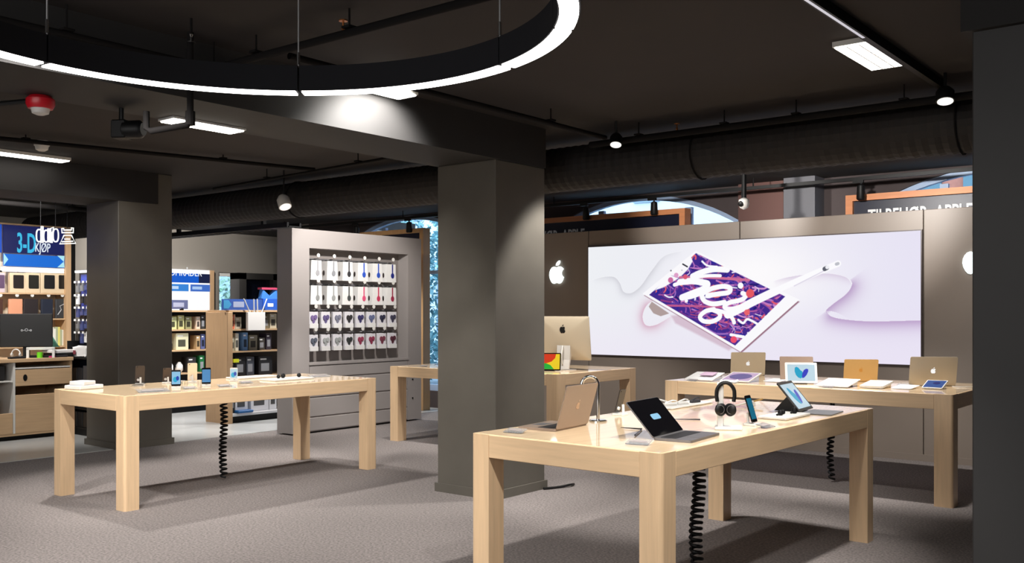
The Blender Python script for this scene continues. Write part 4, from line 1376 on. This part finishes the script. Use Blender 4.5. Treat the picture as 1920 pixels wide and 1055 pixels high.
for i, ((a, c), rgb, cn) in enumerate(row2):
    y0_, z1_ = on_x(a, 560, AX); y1_, z0_ = on_x(c, 592, AX)
    t = thing('case_package', '%s case, %s in second row behind the counter' % (cn, ordn[i] if i < 4 else 'rightmost'), 'package', (AX - .06, (y0_ + y1_) / 2, shz[1]), 0, 'packages behind the counter')
    h = z1_ - shz[1]; w2 = (y1_ - y0_) / 2
    obj('case', B().rbox(-.02, -w2 + .004, 0, .02, w2 - .004, h, .008, 1), C(rgb, .5), t)
    obj('hook_tag', B().lathe([(.012, 0), (.024, 0), (.024, .004), (.012, .004)], 14, T(.05, 0, h + .05) @ RY(PI / 2)), WHITE, t)
    obj('hook', B().tube([(-.02, 0, h + .03), (.05, 0, h + .03)], .004, 5), CHROME, t)
    if i == 4:
        obj('pattern', B().tube([(.021, -.05, .05), (.021, .0, .12), (.021, -.02, .17), (.021, .04, .2)], .008, 5), C((150, 152, 156), .5), t)
rr = random.Random(3)
for i in range(7):
    y, z = on_x(102 + i * 4, 605, AX)
    c = rr.choice([(220, 214, 120), (236, 236, 226), (190, 200, 110), (170, 180, 150)])
    tag(obj('small_pack', B().rbox(AX - .09, y - .02, shz[1] - .38, AX - .05, y + .018, shz[1] - .38 + rr.uniform(.20, .3), .004, 1), C(c, .5)), 'small pale pack, %s on the third shelf behind the counter' % (ordn[i] if i < 6 else 'rightmost'), 'pack', 'small packs on the third shelf behind the counter')

# hanging illuminated outline sign
t = thing('hanging_sign', 'glowing white outline sign hanging in front of the blue 3-D board', 'sign', (-12.0, 0, 0))
SX = -12.0
def loop(pts, r=.009, closed=True):
    P_ = []
    for px, py in pts:
        y, z = on_x(px, py, SX)
        P_.append((0.0, y, z))
    if not closed:
        return B().tube(P_, r, 6)
    return B().tube(P_, r, 6, closed=True)
def oval(cx, cy, rx, ry):
    return [(cx + rx * math.copysign(abs(math.cos(a)) ** .7, math.cos(a)), cy + ry * math.copysign(abs(math.sin(a)) ** .8, math.sin(a))) for a in [2 * PI * k / 18 for k in range(18)]]
# letters d a r a drawn as double outlines, then the tower figure
obj('letter', loop(oval(73.5, 441.5, 5.2, 11.5)), NEON, t)
obj('letter', loop([(77, 424), (80.5, 424), (80.5, 455), (77, 455)]), NEON, t)
obj('letter', loop(oval(86.5, 442.5, 4.6, 11)), NEON, t)
obj('letter', loop([(90, 428), (93, 428), (93, 454), (90, 454)]), NEON, t)
obj('letter', loop([(95, 455), (95, 428), (100, 426), (100, 433), (97.8, 436), (97.8, 455)]), NEON, t)
obj('letter', loop(oval(104.5, 441, 5.0, 12)), NEON, t)
obj('figure', loop([(116, 428), (119.5, 428), (119.5, 431), (134, 431), (134, 427), (137.5, 427), (137.5, 436), (116, 436)]), NEON, t)
obj('figure', loop([(120, 441), (134, 441), (142, 456), (112, 457)]), NEON, t)
obj('figure', loop([(121, 448), (131, 448)], closed=False), NEON, t)
obj('figure', loop([(116, 453), (137, 452)], closed=False), NEON, t)
for px in (76, 104, 126):
    y, z = on_x(px, 428, SX)
    obj('hanger', B().tube([(0, y, z), (0, y, CZ)], .004, 5), BLACK, t)

# black accessory rack between the counter and the column
t = thing('accessory_rack', 'black rack packed with small accessories between the counter and the left column', 'rack', (0, 0, 0))
obj('back_board', B().box(-12.26, 6.27, .02, -11.4, 6.31, 2.12), C((22, 24, 40), .5), t)
obj('side_panel', B().box(-12.28, 6.12, .0, -12.25, 6.31, 1.2), BLACK, t)
obj('top_light', B().box(-12.24, 6.2, 2.08, -11.4, 6.26, 2.11), C((250, 250, 250), .5, 0, 1.2), t)
obj('blue_print', B().box(-12.2, 6.262, 1.6, -11.4, 6.27, 2.06), C((50, 66, 150), .4, 0, .35), t)
obj('base', B().rbox(-12.24, 6.11, 0, -11.4, 6.26, .10, .01, 1), BLACK, t)
for z in (.35, .66, .99):
    obj('shelf', B().box(-12.24, 6.12, z - .02, -11.4, 6.265, z), BLACK, t)
rr = random.Random(11)
cols = [((215, 215, 215), 'white'), ((40, 40, 42), 'black'), ((200, 50, 56), 'red'), ((110, 112, 116), 'grey'), ((60, 70, 120), 'dark blue'), ((28, 28, 30), 'black')]
n_ = 0
for z in (1.95, 1.78, 1.62, 1.46, 1.30):
    for k in range(5):
        x = -12.18 + k * .105
        c, cn = cols[rr.randrange(6)]
        h = rr.uniform(.09, .13)
        p = thing('accessory_pack', '%s accessory pack, %s in %s hanging row of black rack' % (cn, ordn[k] if k < 4 else 'rightmost', ['the top', 'the second', 'the third', 'the fourth', 'the lowest'][int(round((1.95 - z) / .163))]), 'pack', (x, 6.215, z - h), 0, 'packs on the black rack')
        obj('card', B().box(-.035, -.012, 0, .035, .008, h), C(c, .5), p)
        obj('pin', B().tube([(0, .05, h + .01), (0, -.04, h + .015)], .004, 5), CHROME, p)
        obj('tag', B().box(-.022, -.046, h - .005, .022, -.04, h + .022), C((225, 225, 225), .5), p)
for zi, z in enumerate((.10, .35, .66)):
    for k in range(4):
        x = -12.13 + k * .14
        h = rr.uniform(.15, .25) if zi else .2
        tag(obj('accessory_box', B().rbox(x - .06, 6.14, z, x + .06, 6.25, z + h, .004, 1), C(rr.choice([(24, 24, 26), (34, 34, 38), (60, 60, 64), (30, 28, 28)]), .4)),
            'dark accessory box on the black rack, %s on %s' % (['leftmost', 'second', 'third', 'rightmost'][k], ['the bottom shelf', 'the second shelf from the floor', 'the third shelf from the floor'][zi]), 'box', 'boxes on the black rack')
t = thing('plastic_bag', 'white crumpled plastic bag lying on the black rack', 'bag', (-12.02, 6.185, 1.0))
b = B().rbox(-.18, -.05, 0, .18, .06, .13, .03, 2)
for v in b.bm.verts:
    v.co += Vector((rr.uniform(-.012, .012), rr.uniform(-.012, .012), rr.uniform(-.014, .014)))
obj('bag_body', b, WHITEP, t)
obj('bag_print', B().box(-.13, -.062, .03, -.05, -.058, .08), C((120, 50, 60), .6), t)


# gondola shelving units
def gondola(name_lab, X, ya, yb, dep, levels, top, endp=None):
    g = thing('shelving_unit', name_lab, 'shelving', (X, 0, 0))
    obj('back_panel', B().box(-dep, ya + .04, .1, -dep + .03, yb, top), mat('shelf_back', (60, 58, 54), .6), g)
    obj('top_board', B().rbox(-dep, ya, top - .03, .01, yb, top, .003, 1), OAK, g)
    obj('plinth', B().box(-dep + .03, ya + .04, 0, -.04, yb, .10), BLACK, g)
    obj('base_shelf', B().rbox(-dep, ya + .02, .10, .01, yb, .14, .004, 1), C((200, 200, 204), .4), g)
    for z in levels:
        obj('shelf', B().box(-dep + .03, ya + .06, z - .022, -.02, yb, z), OAK, g)
    if endp:
        obj('end_panel', B().rbox(-dep + .0, ya - .03, .0, .02, ya + .06, top - .03, .004, 1), OAKZ, g)
    return g


gondola('wood-topped shelving unit with white router boxes beside the grey cabinet', -11.5, 8.02, 10.6, .5, [.66, 1.02, 1.33], 1.60, True)
gondola('far wood-topped shelving unit right of the left column', -13.35, 7.6, 11.0, .5, [.62, .98, 1.30], 1.60, False)


def goods(X, shelfz, items, place, grp, cat='box'):
    """items: (px left, px right, height, colour, colour name, kind)"""
    for i, (a, c, h, rgb, cn, kind) in enumerate(items):
        y0_ = on_x(a, 650, X)[0]; y1_ = on_x(c, 650, X)[0]
        if X > -12 and y0_ < 8.1:
            y0_, y1_ = 8.1, max(y1_, 8.17)
        if i and y0_ < prev_:
            y0_ = prev_ + .004
        prev_ = y1_
        w2 = (y1_ - y0_) / 2 - .004
        cy = (y0_ + y1_) / 2
        o_ = ['leftmost', 'second from the left', 'third from the left', 'fourth from the left', 'fifth from the left', 'sixth from the left', 'seventh from the left'][i] if i < len(items) - 1 or len(items) > 7 else 'rightmost'
        lab = '%s %s, %s on %s' % (cn, kind.replace('product_', '').replace('_', ' '), o_, place)
        t = thing(kind, lab, cat if 'box' in kind else kind.split('_')[-1], (X - .14, cy, shelfz), 0, grp)
        if 'box' in kind:
            obj('carton', B().rbox(-.1, -w2, 0, .08, w2, h, .004, 1), C(rgb, .5), t)
            dk = tuple(int(v * .35) for v in rgb) if sum(rgb) > 330 else (150, 152, 158)
            obj('print', B().box(.08, -w2 * .7, h * .2, .0815, w2 * .5, h * .62), C(dk, .5), t)
            obj('label_strip', B().box(.08, -w2 * .8, h * .8, .0815, w2 * .1, h * .88), C((240, 240, 240), .5), t)
        else:
            obj('shell', B().lathe([(w2 * .5, 0), (w2, h * .25), (w2 * .95, h * .7), (w2 * .4, h)], 14), C(rgb, .4), t, smooth=True)
            obj('band', B().tube([(0, w2 * 1.0 * math.cos(q), h * .5 + h * .5 * math.sin(q)) for q in [PI * k / 8 for k in range(9)]], .012, 6), C((30, 30, 32), .4), t)


G1 = 'goods on the shelving beside the grey cabinet'
goods(-11.5, 1.33, [(416, 426, .20, (210, 110, 80), 'orange-red', 'product_box'), (427, 445, .21, (238, 232, 218), 'cream', 'product_box'), (446, 458, .17, (190, 186, 170), 'grey-green', 'product_box'), (498, 510, .2, (120, 112, 90), 'olive', 'product_box'), (511, 524, .22, (196, 190, 168), 'pale olive', 'product_box')], 'top shelf beside grey cabinet', G1)
goods(-11.5, 1.02, [(416, 430, .20, (176, 172, 150), 'grey-green', 'product_box'), (434, 453, .25, (226, 224, 208), 'cream', 'product_box'), (460, 470, .26, (110, 150, 200), 'blue', 'product_box'), (472, 488, .22, (140, 134, 116), 'olive grey', 'product_box'), (490, 502, .18, (70, 66, 62), 'dark', 'product_box'), (504, 514, .24, (60, 54, 66), 'dark violet', 'product_box')], 'second shelf beside grey cabinet', G1)
goods(-11.5, .66, [(416, 430, .2, (30, 30, 32), 'black', 'printer_box'), (438, 466, .27, (34, 34, 38), 'black', 'printer_box'), (467, 482, .27, (70, 74, 84), 'dark grey', 'printer_box'), (490, 516, .27, (36, 36, 40), 'charcoal', 'printer_box')], 'third shelf beside grey cabinet', G1)
goods(-11.5, .14, [(420, 434, .38, (40, 38, 38), 'black', 'router_box'), (436, 470, .40, (226, 226, 230), 'white', 'router_box'), (475, 509, .40, (222, 222, 228), 'white', 'router_box'), (510, 524, .40, (220, 220, 224), 'white', 'router_box')], 'bottom shelf beside grey cabinet', G1)
ylab = tag(obj('price_label', B().box(-11.52, 8.10, .86, -11.49, 8.19, .91), C((225, 228, 50), .4, 0, 0)), 'bright yellow label hanging on the third shelf beside the wooden end panel', 'label')
obj('label_holder', B().box(-11.62, 8.12, .845, -11.52, 8.16, .87), BLACK, ylab)
tag(obj('router', B().rbox(-11.62, on_x(444, 780, -11.5)[0], .143, -11.45, on_x(472, 780, -11.5)[0], .18, .01, 1), C((30, 90, 150), .4)), 'flat blue box at the foot of the white router boxes', 'box')
G2 = 'goods on the far shelving unit'
XG = -13.35
goods(XG, 1.30, [(320, 336, .2, (200, 204, 150), 'pale green', 'product_box'), (338, 350, .22, (196, 196, 140), 'yellow-green', 'product_box'), (352, 364, .2, (150, 150, 110), 'olive', 'product_box'), (372, 380, .2, (236, 214, 196), 'cream', 'product_box'), (381, 389, .22, (60, 60, 60), 'dark', 'product_box')], 'the top shelf of the far shelving unit', G2)
goods(XG, .98, [(320, 332, .13, (44, 44, 46), 'black', 'bicycle_helmet'), (334, 358, .26, (214, 212, 180), 'pale', 'product_box'), (372, 380, .22, (190, 160, 120), 'tan', 'product_box'), (381, 389, .24, (90, 100, 150), 'blue', 'product_box')], 'the second shelf of the far shelving unit', G2)
goods(XG, .62, [(322, 334, .17, (236, 236, 236), 'white', 'desk_fan'), (338, 352, .17, (228, 228, 228), 'white', 'desk_fan'), (356, 372, .24, (50, 48, 50), 'black', 'product_box'), (378, 388, .26, (30, 110, 60), 'green', 'product_box')], 'the third shelf of the far shelving unit', G2)
goods(XG, .14, [(320, 352, .36, (232, 232, 234), 'white', 'product_box'), (356, 374, .3, (210, 212, 216), 'light grey', 'product_box'), (378, 392, .34, (200, 204, 210), 'grey', 'product_box')], 'the bottom shelf of the far shelving unit', G2)

# things standing on top of the shelving
y0_ = on_x(420, 580, -11.5)[0]; y1_ = on_x(508, 580, -11.5)[0]
t = thing('topper_sign', 'long dark blue sign strip with arrow on top of the shelving', 'sign', (-11.55, (y0_ + y1_) / 2, 1.60))
w2 = (y1_ - y0_) / 2
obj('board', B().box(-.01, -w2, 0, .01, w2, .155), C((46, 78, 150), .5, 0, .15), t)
obj('arrow', B().prism([(-w2 + .02, .02), (-w2 + .1, .02), (-w2 + .15, .08), (-w2 + .1, .14), (-w2 + .02, .14)], .0101, .013, RZ(PI / 2) @ RX(PI / 2)), C((60, 140, 190), .5), t)
obj('plate', B().box(.0101, -w2 + .18, .04, .012, -w2 + .36, .12), C((150, 160, 190), .5), t)
t = thing('paper_bag', 'white carrier bag with rope handles hung at the shelving top edge', 'bag', (-11.46, on_x(479, 600, -11.46)[0], 1.31))
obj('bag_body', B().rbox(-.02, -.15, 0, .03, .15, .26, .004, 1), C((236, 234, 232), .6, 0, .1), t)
for s in (-1, 1):
    obj('handle', B().tube([(.01, s * .10, .25), (.0, s * .19, .44), (.0, s * .20, .45)], .009, 6), WHITE, t)
    obj('handle', B().tube([(.01, s * .03, .25), (.0, s * .03, .45)], .009, 6), WHITE, t)
y0_ = on_x(503, 560, -11.4)[0]
t = thing('display_carton', 'folded blue and red cardboard display on the shelving next to the grey cabinet', 'display', (-11.6, y0_, 1.60))
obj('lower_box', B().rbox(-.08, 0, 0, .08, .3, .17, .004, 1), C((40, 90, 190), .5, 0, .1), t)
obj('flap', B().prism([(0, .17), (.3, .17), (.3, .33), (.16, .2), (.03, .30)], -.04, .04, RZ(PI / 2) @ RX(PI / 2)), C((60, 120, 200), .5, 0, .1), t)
obj('red_edge', B().box(-.05, .0, .30, .05, .3, .33), C((170, 60, 90), .5), t)
obj('white_label', B().box(.08, .08, .05, .082, .18, .1), C((230, 235, 245), .5), t)
y0_ = on_x(318, 575, XG)[0]; y1_ = on_x(355, 575, XG)[0]
t = thing('topper_sign', 'small grey-blue sign strip on top of the far shelving unit', 'sign', (-13.4, (y0_ + y1_) / 2, 1.60))
w2 = (y1_ - y0_) / 2
obj('board', B().box(-.01, -w2, 0.02, .01, w2, .16), C((86, 92, 128), .5), t)
obj('plate', B().box(.0101, -w2 * .5, .05, .012, w2 * .6, .12), C((160, 164, 190), .5), t)
obj('foot', B().box(-.03, w2 * .3, 0, .03, w2 * .5, .03), BLACK, t)

# lit sign panel on the left wall
LX = LW + .12
ya = on_x(300, 540, LX)[0]; yb = on_x(393, 540, LX)[0]; yc = on_x(400, 540, LX)[0]
za_, zb_ = on_x(360, 510, LX)[1], on_x(360, 530, LX)[1]
t = thing('wall_sign', 'bright white and blue wall sign panel beyond the far shelving unit', 'sign', (LX, 0, 0))
obj('panel', B().box(-.1, ya, .9, 0, yb, za_ + .05), C((248, 248, 250), .5, 0, .95), t)
obj('side_frame', B().box(-.12, yb, 0, .03, yc, za_ + .05), OAKZ, t)
ym = on_x(372, 520, LX)[0]
obj('sign_panel', B().box(0, ya, zb_, .012, ym, za_ - .03), C((20, 90, 200), .4, 0, .9), t, 'bright blue board')
obj('sign_panel', B().box(0, ym, zb_, .012, yb, za_ - .03), C((26, 34, 70), .4, 0, .8), t, 'navy board')
zc_, zd_ = on_x(360, 533, LX)[1], on_x(360, 546, LX)[1]
obj('sign_strip', B().box(0, ya, zd_, .012, on_x(353, 540, LX)[0], zc_), C((56, 132, 214), .4, 0, .9), t)
obj('sign_strip', B().box(0, on_x(357, 540, LX)[0], zd_, .012, yb, zc_), C((66, 110, 196), .4, 0, .9), t)
obj('word_mark', B().box(.012, on_x(322, 540, LX)[0], zd_ + .04, .014, on_x(334, 540, LX)[0], zc_ - .04), C((190, 215, 245), .4, 0, .9), t)
obj('word_mark', B().box(.012, on_x(360, 540, LX)[0], zd_ + .04, .014, on_x(378, 540, LX)[0], zc_ - .04), C((170, 200, 240), .4, 0, .9), t)
yt, zt = on_x(317, 516, LX)
text('lettering', 'OMRÅDER', .19, C((245, 248, 250), .4, 0, .95), t, T(.014, yt, zt) @ RZ(PI / 2) @ RX(PI / 2), .002, sx=.8)

# television cabinet
TX = -15.6
ya, za_ = on_x(449, 511, TX); yb, zb_ = on_x(525, 572, TX)
t = thing('television', 'black television in a dark grey surround behind the shelving', 'television', (TX, (ya + yb) / 2, 0))
w2 = (yb - ya) / 2
b = B().box(-.3, -w2, 0, 0, -w2 + .16, za_).box(-.3, w2 - .16, 0, 0, w2, za_).box(-.3, -w2, za_ - .12, 0, w2, za_).box(-.3, -w2, 0, 0, w2, zb_ - .1)
obj('surround', b, C((70, 68, 66), .6), t)
obj('screen', B().box(-.16, -w2 + .1, zb_ - .1, -.12, w2 - .1, za_ - .1), mat('tv_screen', (16, 20, 34), .15), t)

# ------------------------------------------------------------------ outside
t = thing('brick_building', 'pink brick building with tall windows across the street', 'building', (-3, 19, 0))
obj('wall', B().box(-3.6, 0, -.5, 14, 4, 9), FACADE, t)
w0 = None
for r in range(2):
    for k in range(17):
        x = -3.2 + k * .98
        if w0 is None:
            w0 = obj('window', B().box(-.3, -.06, 0, .3, 0, 2.0), C((90, 120, 130), .2, .0, 0), t)
            obj('sill', B().box(-.34, -.12, -.08, .34, 0, 0), C((220, 216, 210), .6), w0)
            w_ = w0
        else:
            w_ = tree_copy(w0, t)
        w_.location = (x, 0, .8 + r * 3.0)
t = thing('pale_building', 'pale stone building across the street behind the tree', 'building', (-21, 20, 0))
obj('wall', B().box(-10, 0, -.5, 14.3, 3, 12), C((226, 230, 234), .7), t)
for k in range(18):
    for r in range(2):
        obj('window', B().box(-9.4 + k * 1.3, -.05, 1 + r * 3.2, -8.7 + k * 1.3, 0, 3 + r * 3.2), C((150, 170, 190), .3), t)
street = struct('ground_outside', B().box(-45, 11.8, -.6, 15, 40, -.05), C((150, 158, 166), .7))
street2 = struct('ground_outside_left', B().box(-45, -4, -.6, -18, 11.8, -.05), C((150, 158, 156), .7))


def tree(lab, x, y, h, r, n, seed, cols=((70, 120, 120), (96, 150, 150))):
    t = thing('street_tree', lab, 'tree', (x, y, -.05))
    obj('trunk', B().tube([(0, 0, 0), (.05, 0, h * .4), (-.04, .05, h * .75)], [.16, .12, .06], 8), C((70, 62, 56), .9), t)
    q = random.Random(seed)
    b = B()
    for i in range(n):
        a = q.uniform(0, 2 * PI); ph = math.acos(q.uniform(-1, 1)); rr_ = r * q.uniform(.35, 1) ** .5
        c = Vector((rr_ * math.sin(ph) * math.cos(a), rr_ * math.sin(ph) * math.sin(a), h * .55 + rr_ * 1.5 * math.cos(ph)))
        u = Vector((q.uniform(-1, 1), q.uniform(-1, 1), q.uniform(-1, 1))).normalized() * q.uniform(.05, .11)
        v = u.cross(Vector((q.uniform(-1, 1), q.uniform(-1, 1), 1))).normalized() * u.length * .6
        b._add([c - u, c + v, c + u, c - v], [(0, 1, 2, 3)])
    o = obj('foliage', b, mat('foliage_%d' % seed, cols[0], .7, noise=.5, scale=3), t, kind='stuff')
    return t


tree('blue-green street tree outside the left arched window', -15.4, 15.8, 3.6, 1.3, 3000, 1, ((130, 176, 184), 0))
tree('pale green tree outside the small window in the left wall', -21.6, 15.2, 3.0, 1.7, 4200, 2, ((176, 200, 180), 0))
